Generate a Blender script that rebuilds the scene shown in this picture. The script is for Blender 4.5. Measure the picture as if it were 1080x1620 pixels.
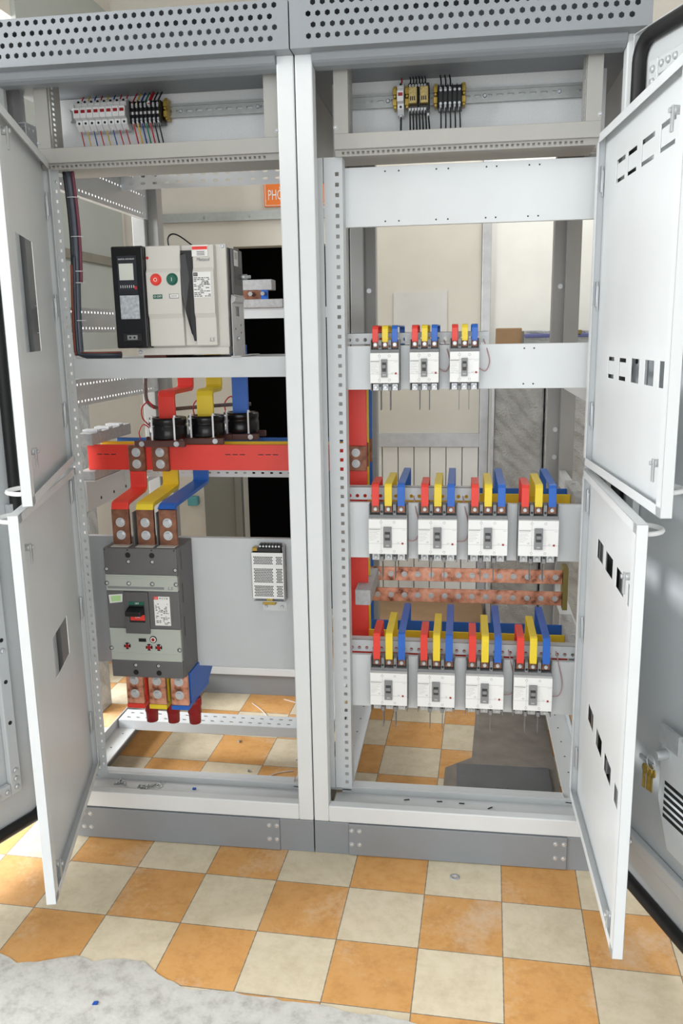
import bpy, bmesh, math, random
from mathutils import Vector, Matrix
from mathutils.geometry import delaunay_2d_cdt
random.seed(7)
S = bpy.context.scene
COL = S.collection
for o in list(bpy.data.objects):
    bpy.data.objects.remove(o)

# ------------------------------------------------------------------ camera
F_PX, PITCH, YAW, ROLL = 1334.776, .2096, .1441, -.0175
CAM = Vector((.4032, -2.1275, 1.4556))
cam = bpy.data.objects.new('camera', bpy.data.cameras.new('camera'))
COL.objects.link(cam)
cam.data.sensor_fit = 'VERTICAL'
cam.data.sensor_height = 36.0
cam.data.lens = F_PX / 1620 * 36.0
cam.data.clip_start = .02
fwd = Vector((-math.sin(YAW) * math.cos(PITCH), math.cos(YAW) * math.cos(PITCH), -math.sin(PITCH)))
rgt = Vector((math.cos(YAW), math.sin(YAW), 0))
upv = rgt.cross(fwd)
r2 = rgt * math.cos(ROLL) + upv * math.sin(ROLL)
u2 = upv * math.cos(ROLL) - rgt * math.sin(ROLL)
cam.matrix_world = Matrix(((r2.x, u2.x, -fwd.x, CAM.x), (r2.y, u2.y, -fwd.y, CAM.y), (r2.z, u2.z, -fwd.z, CAM.z), (0, 0, 0, 1)))
S.camera = cam

# ------------------------------------------------------------------ world, lights, exposure
W = bpy.data.worlds.new('world')
S.world = W
W.use_nodes = True
W.node_tree.nodes['Background'].inputs[0].default_value = (.86, .93, 1, 1)
W.node_tree.nodes['Background'].inputs[1].default_value = .41


def area(name, loc, target, sx, sy, power, color=(1, 1, 1)):
    l = bpy.data.lights.new(name, 'AREA')
    l.shape = 'RECTANGLE'
    l.size, l.size_y, l.energy, l.color = sx, sy, power, color
    o = bpy.data.objects.new(name, l)
    COL.objects.link(o)
    o.location = loc
    o.rotation_euler = (Vector(target) - Vector(loc)).to_track_quat('-Z', 'Y').to_euler()
    return o


area('window_light_front', (-3.7, -1.95, 2.2), (.6, -.1, 1.0), 1.7, 1.6, 150, (.98, .99, 1))
area('fill_light_back', (.3, -4.6, 1.5), (0, .3, 1.1), 3.2, 2.2, 60, (.98, .99, 1))  # added frontal fill behind the camera; no window there
area('window_light_side', (-2.85, .75, 1.5), (0, .9, .6), 1.5, 1.7, 90, (.97, .98, 1))
area('fill_light_rear', (.9, 1.5, 2.75), (.5, 1.6, .8), 1.4, .8, 15, (1, 1, 1))  # lifts the wall and floor behind the cabinets; no window there
S.view_settings.view_transform = 'Standard'
S.view_settings.look = 'None'
S.view_settings.exposure = .44
S.view_settings.gamma = 1
S.view_settings.use_curve_mapping = False


# ------------------------------------------------------------------ materials
def lin(c):
    return tuple(((v / 255) / 12.92 if v / 255 <= .04045 else ((v / 255 + .055) / 1.055) ** 2.4) for v in c)


class N:
    """tiny node helper"""
    def __init__(s, name):
        s.m = bpy.data.materials.new(name)
        s.m.use_nodes = True
        s.t = s.m.node_tree
        s.b = s.t.nodes['Principled BSDF']

    def n(s, typ, **kw):
        x = s.t.nodes.new(typ)
        for k, v in kw.items():
            setattr(x, k, v)
        return x

    def l(s, a, b):
        s.t.links.new(a, b)

    def math(s, op, a, b=None, c=None):
        x = s.n('ShaderNodeMath', operation=op)
        for i, v in enumerate((a, b, c)):
            if v is None:
                continue
            if isinstance(v, (int, float)):
                x.inputs[i].default_value = v
            else:
                s.l(v, x.inputs[i])
        return x.outputs[0]

    def ramp(s, fac, stops):
        x = s.n('ShaderNodeValToRGB')
        e = x.color_ramp.elements
        while len(e) < len(stops):
            e.new(.5)
        for i, (p, c) in enumerate(stops):
            e[i].position = p
            e[i].color = (*c, 1)
        s.l(fac, x.inputs[0])
        return x.outputs[0]

    def noise(s, scale, detail=3, vec=None, rough=.55):
        x = s.n('ShaderNodeTexNoise')
        x.inputs['Scale'].default_value = scale
        x.inputs['Detail'].default_value = detail
        x.inputs['Roughness'].default_value = rough
        s.l(vec if vec is not None else s.coord(), x.inputs['Vector'])
        return x.outputs['Fac']

    def coord(s):
        if not hasattr(s, 'tc'):
            s.tc = s.n('ShaderNodeTexCoord')
        return s.tc.outputs['Object']

    def mix(s, f, a, b):
        x = s.n('ShaderNodeMix', data_type='RGBA')
        for v, i in ((f, 0), (a, 6), (b, 7)):
            if isinstance(v, (int, float)):
                x.inputs[i].default_value = v
            elif isinstance(v, tuple):
                x.inputs[i].default_value = (*v, 1)
            else:
                s.l(v, x.inputs[i])
        return x.outputs[2]


def mat(name, rgb, rough=.45, metal=0, var=.04, scale=9, bump=0, bscale=400, spec=.5):
    k = N(name)
    c = lin(rgb)
    f = k.noise(scale)
    lo = tuple(v * (1 - var) for v in c)
    hi = tuple(min(1, v * (1 + var)) for v in c)
    k.l(k.ramp(f, ((.3, lo), (.7, hi))), k.b.inputs['Base Color'])
    k.b.inputs['Roughness'].default_value = rough
    k.b.inputs['Metallic'].default_value = metal
    k.b.inputs['Specular IOR Level'].default_value = spec
    if bump:
        bp = k.n('ShaderNodeBump')
        bp.inputs['Strength'].default_value = bump
        bp.inputs['Distance'].default_value = .001
        k.l(k.noise(bscale, 2), bp.inputs['Height'])
        k.l(bp.outputs[0], k.b.inputs['Normal'])
    return k.m


paint = mat('light_grey_powder_paint', (217, 221, 223), .38, bump=.08, bscale=700, var=.015)
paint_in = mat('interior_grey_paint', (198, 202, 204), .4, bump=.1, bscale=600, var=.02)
warm = mat('shaded_warm_grey_paint', (164, 163, 158), .45, var=.02)  # warm grey, darkened to carry the compartment's shade
slate = mat('slate_grey_paint', (136, 141, 146), .4, var=.02)
shaded_paint = mat('shaded_post_grey', (150, 151, 150), .45, var=.03)  # darker copy of the post paint, with the rear posts' shade in it
dark = mat('dark_grey_plastic', (98, 97, 98), .5, var=.04)
darker = mat('charcoal_plastic', (62, 62, 63), .55)
black = mat('black_plastic', (18, 18, 20), .35)
gloss = mat('glossy_black_plastic', (14, 14, 16), .25, spec=.35)
rubber = mat('black_rubber', (16, 16, 17), .6)
white = mat('white_plastic', (236, 237, 236), .4, var=.01)
ivory = mat('ivory_plastic', (206, 204, 197), .42, var=.015)
sage = mat('pale_sage_plastic', (176, 182, 174), .45, var=.02)
mid = mat('mid_grey_plastic', (132, 133, 135), .45)
print_g = mat('grey_print', (168, 168, 168), .6)
print_k = mat('black_print', (30, 30, 30), .6)
zinc = mat('zinc_plated_steel', (196, 199, 201), .34, .45, var=.1, scale=30)
steel = mat('galvanised_steel', (168, 172, 170), .42, .5, var=.08, scale=40)
chrome = mat('bright_bolt_steel', (208, 211, 214), .28, .45)
brass = mat('yellow_passivated_steel', (178, 150, 70), .35, .7, var=.15, scale=60)
red = mat('red_heat_shrink', (226, 60, 48), .42, var=.05)
yellow = mat('yellow_heat_shrink', (234, 206, 48), .42, var=.05)
blue = mat('blue_heat_shrink', (34, 98, 190), .4, var=.05)
darkred = mat('dark_red_resin', (150, 18, 20), .35)
green = mat('green_plastic', (10, 92, 74), .35)
wire_red = mat('red_wire_insulation', (190, 24, 34), .45)
wire_yel = mat('yellow_wire_insulation', (218, 176, 20), .45)
wire_blu = mat('blue_wire_insulation', (20, 60, 140), .45)
wire_grn = mat('green_wire_insulation', (10, 120, 90), .45)
wire_blk = mat('black_wire_insulation', (24, 24, 26), .5)
wire_pink = mat('pink_wire_insulation', (190, 150, 152), .5)
ferrule = mat('white_wire_marker', (226, 228, 230), .5)
brown = mat('brown_laminate', (84, 48, 42), .5, var=.1, scale=25)
insul = mat('grey_moulded_insulator', (176, 177, 178), .6, var=.12, scale=90)
olive = mat('olive_laminate', (120, 108, 52), .55)
lcd = mat('pale_lcd', (208, 212, 204), .3)
navy = mat('navy_relay_face', (40, 44, 52), .5, spec=.3)
label_w = mat('white_label', (232, 232, 230), .5, var=.01)
orange = mat('orange_sign_paint', (232, 120, 34), .5)
grey_strip = mat('grey_barrier_sheet', (118, 118, 117), .5)
clearish = mat('silvery_clear_cover', (176, 182, 188), .3, 0, var=.3, scale=120)
wallpaint = mat('cream_wall_paint', (214, 211, 202), .85, var=.05, scale=3)
wall_green = mat('grey_green_panel', (176, 182, 178), .5, var=.04, scale=4)
trim_m = mat('weathered_trim_strip', (140, 136, 126), .6, .2, var=.1)
cream_board = mat('cream_sheet_board', (206, 203, 192), .8, var=.07, scale=2.5)
off_white = mat('offwhite_panel', (222, 222, 216), .6, var=.03)
alu = mat('aluminium_strip', (196, 198, 200), .4, .5, var=.08, scale=20)
dark_room = mat('unlit_room_wall', (34, 32, 32), .9)  # near-black colour paints in the dark beyond the doorway
door_grey = mat('grey_green_door_paint', (120, 122, 116), .6)
kraft = mat('brown_cardboard', (150, 120, 88), .8, var=.08, scale=12)
amber = mat('amber_relay_cover', (196, 176, 116), .2, .2, var=.3, scale=220)
ceil_m = mat('ceiling_paint', (214, 214, 210), .9)

# copper: mottled
k = N('mottled_copper')
f = k.noise(24, 5, rough=.6)
k.l(k.ramp(f, ((.34, lin((112, 66, 48))), (.45, lin((204, 140, 112))), (.62, lin((234, 176, 150))), (.8, lin((214, 150, 122))))), k.b.inputs['Base Color'])
k.b.inputs['Metallic'].default_value = .5
k.b.inputs['Roughness'].default_value = .4
copper = k.m
k = N('brown_copper')
f = k.noise(40, 4)
k.l(k.ramp(f, ((.3, lin((104, 70, 56))), (.7, lin((162, 112, 88))))), k.b.inputs['Base Color'])
k.b.inputs['Metallic'].default_value = .6
k.b.inputs['Roughness'].default_value = .45
copper_d = k.m

# film added behind the punched holes so side light makes them look bright
k = N('added_translucent_film')
tr = k.n('ShaderNodeBsdfTranslucent')
k.l(k.ramp(k.noise(20), ((0, (.9, .9, .9)), (1, (.98, .98, .98)))), tr.inputs['Color'])
mx = k.n('ShaderNodeMixShader')
mx.inputs[0].default_value = .75
k.l(k.b.outputs[0], mx.inputs[1])
k.l(tr.outputs[0], mx.inputs[2])
k.l(mx.outputs[0], k.t.nodes['Material Output'].inputs['Surface'])
k.b.inputs['Base Color'].default_value = (.9, .9, .9, 1)
film = k.m

# bubble wrap / stretch film over grey panel
k = N('plastic_wrapped_panel')
vor = k.n('ShaderNodeTexVoronoi')
vor.inputs['Scale'].default_value = 130
k.l(k.coord(), vor.inputs['Vector'])
wv = k.n('ShaderNodeTexWave', bands_direction='DIAGONAL')
wv.inputs['Scale'].default_value = 9
wv.inputs['Distortion'].default_value = 5
k.l(k.coord(), wv.inputs['Vector'])
hgt = k.math('ADD', k.math('MULTIPLY', vor.outputs['Distance'], .5), wv.outputs['Fac'])
bp = k.n('ShaderNodeBump')
bp.inputs['Strength'].default_value = .7
bp.inputs['Distance'].default_value = .006
k.l(hgt, bp.inputs['Height'])
k.l(bp.outputs[0], k.b.inputs['Normal'])
k.l(k.ramp(k.noise(6, 4), ((.3, lin((148, 150, 149))), (.7, lin((190, 192, 191))))), k.b.inputs['Base Color'])
k.b.inputs['Roughness'].default_value = .22
wrapped = k.m

# cement tile floor, orange and cream checks
TS = .2006
k = N('checkered_cement_tiles')
sep = k.n('ShaderNodeSeparateXYZ')
k.l(k.coord(), sep.inputs[0])
gx = k.math('DIVIDE', sep.outputs[0], TS)
gy = k.math('DIVIDE', sep.outputs[1], TS)
fx, fy = k.math('FLOOR', gx), k.math('FLOOR', gy)
par = k.math('FLOORED_MODULO', k.math('ADD', fx, fy), 2)
cmb = k.n('ShaderNodeCombineXYZ')
k.l(fx, cmb.inputs[0])
k.l(fy, cmb.inputs[1])
wn = k.n('ShaderNodeTexWhiteNoise', noise_dimensions='3D')
k.l(cmb.outputs[0], wn.inputs['Vector'])
n1 = k.noise(14, 6, rough=.7)
n2 = k.noise(4, 3)
n3 = k.noise(60, 4, rough=.7)
n1 = k.math('ADD', k.math('MULTIPLY', n1, .75), k.math('MULTIPLY', n3, .25))
cream = k.ramp(n1, ((.25, lin((196, 182, 154))), (.55, lin((221, 209, 183))), (.8, lin((229, 219, 198)))))
oran = k.ramp(n1, ((.25, lin((190, 136, 78))), (.5, lin((216, 162, 98))), (.72, lin((222, 174, 116))), (.9, lin((226, 196, 156)))))
base = k.mix(par, oran, cream)
# worn pale scuffs
scuff = k.math('MULTIPLY', k.math('GREATER_THAN', n2, .0), k.ramp(k.math('ADD', n2, k.math('MULTIPLY', k.math('SUBTRACT', n3, .5), .35)), ((.54, (0, 0, 0)), (.75, (.55, .55, .55)))))
base = k.mix(scuff, base, lin((224, 208, 186)))
hv = k.n('ShaderNodeHueSaturation')
k.l(base, hv.inputs['Color'])
k.l(k.math('ADD', .93, k.math('MULTIPLY', wn.outputs['Value'], .12)), hv.inputs['Value'])
ex = k.math('SUBTRACT', .5, k.math('ABSOLUTE', k.math('SUBTRACT', k.math('FRACT', gx), .5)))
ey = k.math('SUBTRACT', .5, k.math('ABSOLUTE', k.math('SUBTRACT', k.math('FRACT', gy), .5)))
edge = k.math('ADD', k.math('MINIMUM', ex, ey), k.math('MULTIPLY', k.math('SUBTRACT', n3, .5), .012))
gr = k.math('LESS_THAN', edge, .006)
k.l(k.mix(gr, hv.outputs[0], lin((128, 118, 104))), k.b.inputs['Base Color'])
k.b.inputs['Roughness'].default_value = .5
k.b.inputs['Specular IOR Level'].default_value = .35
bp = k.n('ShaderNodeBump')
bp.inputs['Strength'].default_value = .25
bp.inputs['Distance'].default_value = .002
k.l(k.math('MINIMUM', edge, .02), bp.inputs['Height'])
k.l(bp.outputs[0], k.b.inputs['Normal'])
tiles = k.m
k = N('bare_concrete')
k.l(k.ramp(k.noise(22, 7, rough=.7), ((.25, lin((150, 148, 142))), (.5, lin((196, 195, 190))), (.8, lin((212, 211, 207))))), k.b.inputs['Base Color'])
k.b.inputs['Roughness'].default_value = .85
bp = k.n('ShaderNodeBump')
bp.inputs['Strength'].default_value = .35
bp.inputs['Distance'].default_value = .003
k.l(k.noise(90, 5), bp.inputs['Height'])
k.l(bp.outputs[0], k.b.inputs['Normal'])
concrete = k.m
dark_conc = mat('dusty_grey_screed', (128, 122, 114), .85, var=.15, scale=14)


# ------------------------------------------------------------------ mesh helpers
def wloc(o):
    v = Vector((0, 0, 0))
    while o is not None:
        v += o.location
        o = o.parent
    return v


class B:
    def __init__(s, *mats):
        s.bm = bmesh.new()
        s.mats = mats
        s.smooth = []

    def face(s, vs, m=0, sm=False):
        try:
            f = s.bm.faces.new(vs)
        except ValueError:
            return
        f.material_index = m
        f.smooth = sm

    def v(s, *p):
        return s.bm.verts.new(p)

    def box(s, x0, x1, y0, y1, z0, z1, m=0):
        x0, x1 = min(x0, x1), max(x0, x1)
        y0, y1 = min(y0, y1), max(y0, y1)
        z0, z1 = min(z0, z1), max(z0, z1)
        p = [s.v(x, y, z) for z in (z0, z1) for y in (y0, y1) for x in (x0, x1)]
        for q in ((0, 2, 3, 1), (4, 5, 7, 6), (0, 1, 5, 4), (2, 6, 7, 3), (0, 4, 6, 2), (1, 3, 7, 5)):
            s.face([p[i] for i in q], m)
        return s

    def prism(s, poly, n, m=0):
        """closed planar polygon (3D pts) swept along vector n"""
        n = Vector(n)
        a = [s.v(*p) for p in poly]
        b = [s.v(*(Vector(p) + n)) for p in poly]
        s.face(a[::-1], m)
        s.face(b, m)
        for i in range(len(a)):
            j = (i + 1) % len(a)
            s.face([a[i], a[j], b[j], b[i]], m)
        return s

    def cyl(s, a, b, r, r1=None, n=16, m=0, hexa=False):
        a, b = Vector(a), Vector(b)
        r1 = r if r1 is None else r1
        d = (b - a).normalized()
        t = Vector((0, 0, 1)) if abs(d.z) < .9 else Vector((1, 0, 0))
        x = d.cross(t).normalized()
        y = d.cross(x)
        if hexa:
            n = 6
        A = [s.v(*(a + (x * math.cos(i * 2 * math.pi / n) + y * math.sin(i * 2 * math.pi / n)) * r)) for i in range(n)]
        Bv = [s.v(*(b + (x * math.cos(i * 2 * math.pi / n) + y * math.sin(i * 2 * math.pi / n)) * r1)) for i in range(n)]
        s.face(A[::-1], m)
        s.face(Bv, m)
        for i in range(n):
            j = (i + 1) % n
            s.face([A[i], A[j], Bv[j], Bv[i]], m, not hexa)
        return s

    def tube(s, pts, r, n=8, m=0, closed=False):
        pts = [Vector(p) for p in pts]
        rings = []
        L = len(pts)
        px = None
        for i, p in enumerate(pts):
            if closed:
                d = (pts[(i + 1) % L] - pts[i - 1]).normalized()
            else:
                d = (pts[min(i + 1, L - 1)] - pts[max(i - 1, 0)]).normalized()
            if px is None:
                t = Vector((0, 0, 1)) if abs(d.z) < .9 else Vector((1, 0, 0))
                px = d.cross(t).normalized()
            else:
                px = (px - d * px.dot(d)).normalized()
            y = d.cross(px)
            rings.append([s.v(*(p + (px * math.cos(q * 2 * math.pi / n) + y * math.sin(q * 2 * math.pi / n)) * r)) for q in range(n)])
        for i in range(L if closed else L - 1):
            a, b = rings[i], rings[(i + 1) % L]
            for q in range(n):
                w = (q + 1) % n
                s.face([a[q], a[w], b[w], b[q]], m, True)
        if not closed:
            s.face(rings[0][::-1], m)
            s.face(rings[-1], m)
        return s

    def lathe(s, c, prof, n=32, m=0):
        """profile of (radius, z) swept about the vertical through c; closed ring if first == last"""
        rings = [[s.v(c[0] + r * math.cos(i * 2 * math.pi / n), c[1] + r * math.sin(i * 2 * math.pi / n), c[2] + z) for i in range(n)] for r, z in prof]
        L = len(rings)
        for a in range(L):
            b = (a + 1) % L
            for i in range(n):
                j = (i + 1) % n
                s.face([rings[a][i], rings[a][j], rings[b][j], rings[b][i]], m, True)
        return s

    def strap(s, path, w, t, m=0, axis=(1, 0, 0)):
        """flat bar: path of 3D points (centre line), width w along axis, thickness t"""
        ax = Vector(axis)
        P = [Vector(p) for p in path]
        rows = []
        for i, p in enumerate(P):
            if i == 0:
                d = (P[1] - P[0]).normalized()
                nn = d.cross(ax).normalized()
                sc = 1
            elif i == len(P) - 1:
                d = (P[-1] - P[-2]).normalized()
                nn = d.cross(ax).normalized()
                sc = 1
            else:
                d0 = (P[i] - P[i - 1]).normalized()
                d1 = (P[i + 1] - P[i]).normalized()
                n0, n1 = d0.cross(ax).normalized(), d1.cross(ax).normalized()
                nn = (n0 + n1).normalized()
                sc = 1 / max(.4, nn.dot(n0))
            rows.append([s.v(*(p + ax * (w / 2 * a) + nn * (t / 2 * b * sc))) for a, b in ((-1, -1), (1, -1), (1, 1), (-1, 1))])
        for a, b in zip(rows, rows[1:]):
            for q in range(4):
                e = (q + 1) % 4
                s.face([a[q], a[e], b[e], b[q]], m)
        s.face(rows[0][::-1], m)
        s.face(rows[-1], m)
        return s

    def plate(s, outer, holes, o, ex, ey, th, m=0):
        """sheet with real holes. outer/holes are 2D; th is the thickness along ex x ey"""
        o, ex, ey = Vector(o), Vector(ex), Vector(ey)
        nrm = ex.cross(ey).normalized() * th
        pts, edges = [], []
        for loop in [outer] + holes:
            b0 = len(pts)
            pts += [Vector(p) for p in loop]
            edges += [(b0 + i, b0 + (i + 1) % len(loop)) for i in range(len(loop))]
        vs, es, fs, _, _, _ = delaunay_2d_cdt(pts, edges, [], 0, 1e-7)
        boxes = [(min(p[0] for p in h), max(p[0] for p in h), min(p[1] for p in h), max(p[1] for p in h), h) for h in holes]

        def inside(x, y, h):
            c = False
            for i in range(len(h)):
                x0, y0 = h[i - 1]
                x1, y1 = h[i]
                if (y0 > y) != (y1 > y) and x < (x1 - x0) * (y - y0) / (y1 - y0) + x0:
                    c = not c
            return c
        keep = []
        for f in fs:
            cx = sum(vs[i][0] for i in f) / len(f)
            cy = sum(vs[i][1] for i in f) / len(f)
            if not inside(cx, cy, outer):
                continue
            if any(a < cx < b and c < cy < d and inside(cx, cy, h) for a, b, c, d, h in boxes):
                continue
            keep.append(f)
        A = [s.v(*(o + ex * p[0] + ey * p[1])) for p in vs]
        Bv = [s.v(*(o + ex * p[0] + ey * p[1] + nrm)) for p in vs]
        cnt = {}
        for f in keep:
            s.face([A[i] for i in f][::-1], m)
            s.face([Bv[i] for i in f], m)
            for i in range(len(f)):
                a, b = f[i], f[(i + 1) % len(f)]
                cnt[(a, b)] = cnt.get((a, b), 0) + 1
        for (a, b) in cnt:
            if (b, a) not in cnt:
                s.face([A[a], A[b], Bv[b], Bv[a]], m)
        loose = [x for x in A + Bv if not x.link_faces]
        bmesh.ops.delete(s.bm, geom=loose, context='VERTS')
        return s

    def done(s, name, parent=None, bevel=0, seg=2, local=False, kind=None):
        bmesh.ops.recalc_face_normals(s.bm, faces=s.bm.faces[:])
        if parent is not None and not local:
            bmesh.ops.translate(s.bm, verts=s.bm.verts[:], vec=-wloc(parent))
        me = bpy.data.meshes.new(name)
        s.bm.to_mesh(me)
        s.bm.free()
        for mm in s.mats:
            me.materials.append(mm)
        o = bpy.data.objects.new(name, me)
        COL.objects.link(o)
        if parent is not None:
            o.parent = parent
        if bevel:
            md = o.modifiers.new('bevel', 'BEVEL')
            md.width = bevel
            md.segments = seg
            md.limit_method = 'ANGLE'
            md.angle_limit = .7
            md.harden_normals = False
        if kind:
            o['kind'] = kind
        return o


def rect(cx, cy, w, h):
    return [(cx - w / 2, cy - h / 2), (cx + w / 2, cy - h / 2), (cx + w / 2, cy + h / 2), (cx - w / 2, cy + h / 2)]


def span(x0, x1, y0, y1):
    return [(x0, y0), (x1, y0), (x1, y1), (x0, y1)]


def gon(cx, cy, r, n=6, a0=0.):
    return [(cx + r * math.cos(a0 + i * 2 * math.pi / n), cy + r * math.sin(a0 + i * 2 * math.pi / n)) for i in range(n)]


def slot(cx, cy, w, h, n=4):
    r = h / 2
    out = []
    for i in range(n + 1):
        a = -math.pi / 2 + math.pi * i / n
        out.append((cx + w / 2 - r + r * math.cos(a), cy + r * math.sin(a)))
    for i in range(n + 1):
        a = math.pi / 2 + math.pi * i / n
        out.append((cx - w / 2 + r + r * math.cos(a), cy + r * math.sin(a)))
    return out


def tag(o, label, cat, group=None):
    o['label'] = label
    o['category'] = cat
    if group:
        o['group'] = group
    return o


def thing(name, label, cat, loc=(0, 0, 0), group=None):
    o = bpy.data.objects.new(name, None)
    COL.objects.link(o)
    o.location = loc
    o.empty_display_size = .05
    return tag(o, label, cat, group)


def copy_tree(o, parent=None):
    c = o.copy()
    COL.objects.link(c)
    if parent is not None:
        c.parent = parent
    for ch in list(o.children):
        copy_tree(ch, c)
    return c


def rep(src, parent, off, name=None):
    """a copy of a part mesh moved by off"""
    c = src.copy()
    COL.objects.link(c)
    c.parent = parent
    c.location = Vector(src.location) + Vector(off)
    if name:
        c.name = name
    return c


def many(name, parent, mats, fn, pts, bevel=0, local=False):
    """one mesh per repeat: built at pts[0], copied to the others"""
    b = B(*mats)
    fn(b, Vector(pts[0]))
    first = b.done(name, parent, bevel, local=local)
    for p in pts[1:]:
        rep(first, parent, Vector(p) - Vector(pts[0]))
    return first


def text(body, name, parent, loc, size, m, local=False, axis='front', shear=0, squash=1, depth=.0003):
    cu = bpy.data.curves.new(name, 'FONT')
    cu.body = body
    cu.size = size
    cu.align_x = 'CENTER'
    cu.align_y = 'CENTER'
    cu.shear = shear
    cu.extrude = depth
    cu.resolution_u = 2
    o = bpy.data.objects.new(name + '_src', cu)
    COL.objects.link(o)
    me = bpy.data.meshes.new_from_object(o.evaluated_get(bpy.context.evaluated_depsgraph_get()))
    bpy.data.objects.remove(o)
    me.name = name
    me.materials.clear()
    me.materials.append(m)
    R = Matrix.Rotation(math.pi / 2, 4, 'X')
    me.transform(Matrix.Translation(Vector(loc) - (Vector((0, 0, 0)) if local else wloc(parent))) @ R @ Matrix.Diagonal((squash, 1, 1, 1)))
    t = bpy.data.objects.new(name, me)
    COL.objects.link(t)
    t.parent = parent
    return t


def bolt(b, p, r=.006, h=.005, ax=(0, -1, 0), m=0, washer=True):
    p, ax = Vector(p), Vector(ax)
    if washer:
        b.cyl(p, p + ax * .0015, r * 1.45, n=16, m=m)
    b.cyl(p + ax * .0015, p + ax * (h + .0015), r, n=6, m=m, hexa=True)
    return b


def pan_screw(b, p, r=.005, ax=(0, -1, 0), m=0):
    p, ax = Vector(p), Vector(ax)
    b.cyl(p, p + ax * .001, r * 1.25, n=14, m=m)
    b.cyl(p + ax * .001, p + ax * .0032, r, r * .6, n=14, m=m)
    return b


# ------------------------------------------------------------------ the setting
TH = -.0301
fl = B(tiles)
fl.box(-4.5, 4.5, -4, 4.5, -.05, 0)
floor = fl.done('floor', kind='structure')
floor.location = (.1191, -.1442, 0)
floor.rotation_euler = (0, 0, TH)
# broken edge of the tiles, bare concrete in front
edge_pts = [(-1.9, -.50), (-.80, -.485), (-.686, -.492), (-.63, -.515), (-.582, -.508), (-.535, -.488), (-.498, -.478), (-.45, -.49), (-.40, -.472), (-.33, -.478), (-.302, -.498),
            (-.255, -.523), (-.193, -.547), (-.14, -.538), (-.092, -.543), (0, -.55), (.099, -.556), (.2, -.57), (.296, -.572), (.34, -.585), (.4, -.60), (.5, -.62), (.62, -.66), (.75, -.665), (.9, -.69), (1.9, -.72)]
jag = []
for (a, b) in zip(edge_pts, edge_pts[1:]):
    n = max(1, int((b[0] - a[0]) / .02))
    for i in range(n):
        t = i / n
        jag.append((a[0] + (b[0] - a[0]) * t, a[1] + (b[1] - a[1]) * t + random.uniform(-.004, .004)))
jag.append(edge_pts[-1])
poly = [(x, y, -.01) for x, y in jag] + [(1.9, -3.5, -.01), (-1.9, -3.5, -.01)]
c = B(concrete)
c.prism(poly, (0, 0, .0125))
c.done('floor', kind='structure')
# bare screed inside the right cabinet's footprint
c = B(dark_conc)
c.prism([(.35, .2, -.01), (.73, .2, -.01), (.73, .98, -.01), (.47, .98, -.01), (.45, .60, -.01), (.36, .52, -.01)], (0, 0, .012))
c.done('floor', kind='structure')

w = B(wallpaint)
w.plate([(-2.8, 0), (2.6, 0), (2.6, 3.2), (-2.8, 3.2)], [span(-.70, -.02, .02, 1.868)], (0, 2.1, 0), (1, 0, 0), (0, 0, 1), .10)
wall_back = w.done('wall_back', kind='structure')
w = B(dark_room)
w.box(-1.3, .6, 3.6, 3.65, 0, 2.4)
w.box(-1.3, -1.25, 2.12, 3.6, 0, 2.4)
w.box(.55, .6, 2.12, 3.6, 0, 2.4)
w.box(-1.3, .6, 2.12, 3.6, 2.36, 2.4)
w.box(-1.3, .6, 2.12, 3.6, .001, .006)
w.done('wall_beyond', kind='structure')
w = B(wallpaint)
w.box(-1.27, -1.22, 1.05, 2.0, 0, 1.40)
w.box(-1.27, -1.24, 1.05, 2.0, 1.40, 3.2)
w.box(-1.27, -1.24, -.6, 1.05, 2.6, 3.2)
w.done('wall_left', kind='structure')
w = B(wall_green)
w.box(-1.24, -1.222, 1.05, 1.93, 1.40, 2.9)
w.done('wall_left', kind='structure').name = 'wall_left_panel'
t = B(trim_m)
t.box(-1.222, -1.205, 1.05, 1.98, 1.775, 1.812)
t.done('trim_1', kind='structure')
t = B(steel)
t.box(-1.15, -.02, 1.975, 2.0, 1.985, 2.025)
for i in range(5):
    pan_screw(t, (-1.05 + i * .22, 1.975, 2.003), .006)
t.done('trim_2', kind='structure')
t = B(door_grey)
t.box(-.90, -.74, 1.975, 2.0, .0, .95)
t.box(-.735, -.70, 1.96, 2.0, .0, .95, 0)
t.done('trim_3', kind='structure')
w = B(wallpaint)
w.plate(span(-4, 2.0, 0, 3.2), [span(-3.3, -.55, .75, 3.0), span(-.1, 1.6, .55, 2.45)], (-2.75, 0, 0), (0, 1, 0), (0, 0, 1), -.12)
w.done('wall_left', kind='structure')
for nm, (ya, yb, za, zb) in (('window_1', (-3.3, -.55, .75, 3.0)), ('window_2', (-.1, 1.6, .55, 2.45))):
    w = B(off_white)
    for (a, b_, e, f) in ((ya, ya + .04, za, zb), (yb - .04, yb, za, zb), (ya, yb, za, za + .04), (ya, yb, zb - .04, zb)):
        w.box(-2.80, -2.74, a, b_, e, f)
    w.done(nm, kind='structure')
w = B(ceil_m)
w.box(-4.5, 4.5, -4, 4.5, 3.2, 3.25)
w.done('ceiling', kind='structure')
w = B(wallpaint)
w.box(2.55, 2.6, -4, 2.0, 0, 3.2)
w.done('wall_right', kind='structure')

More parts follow.
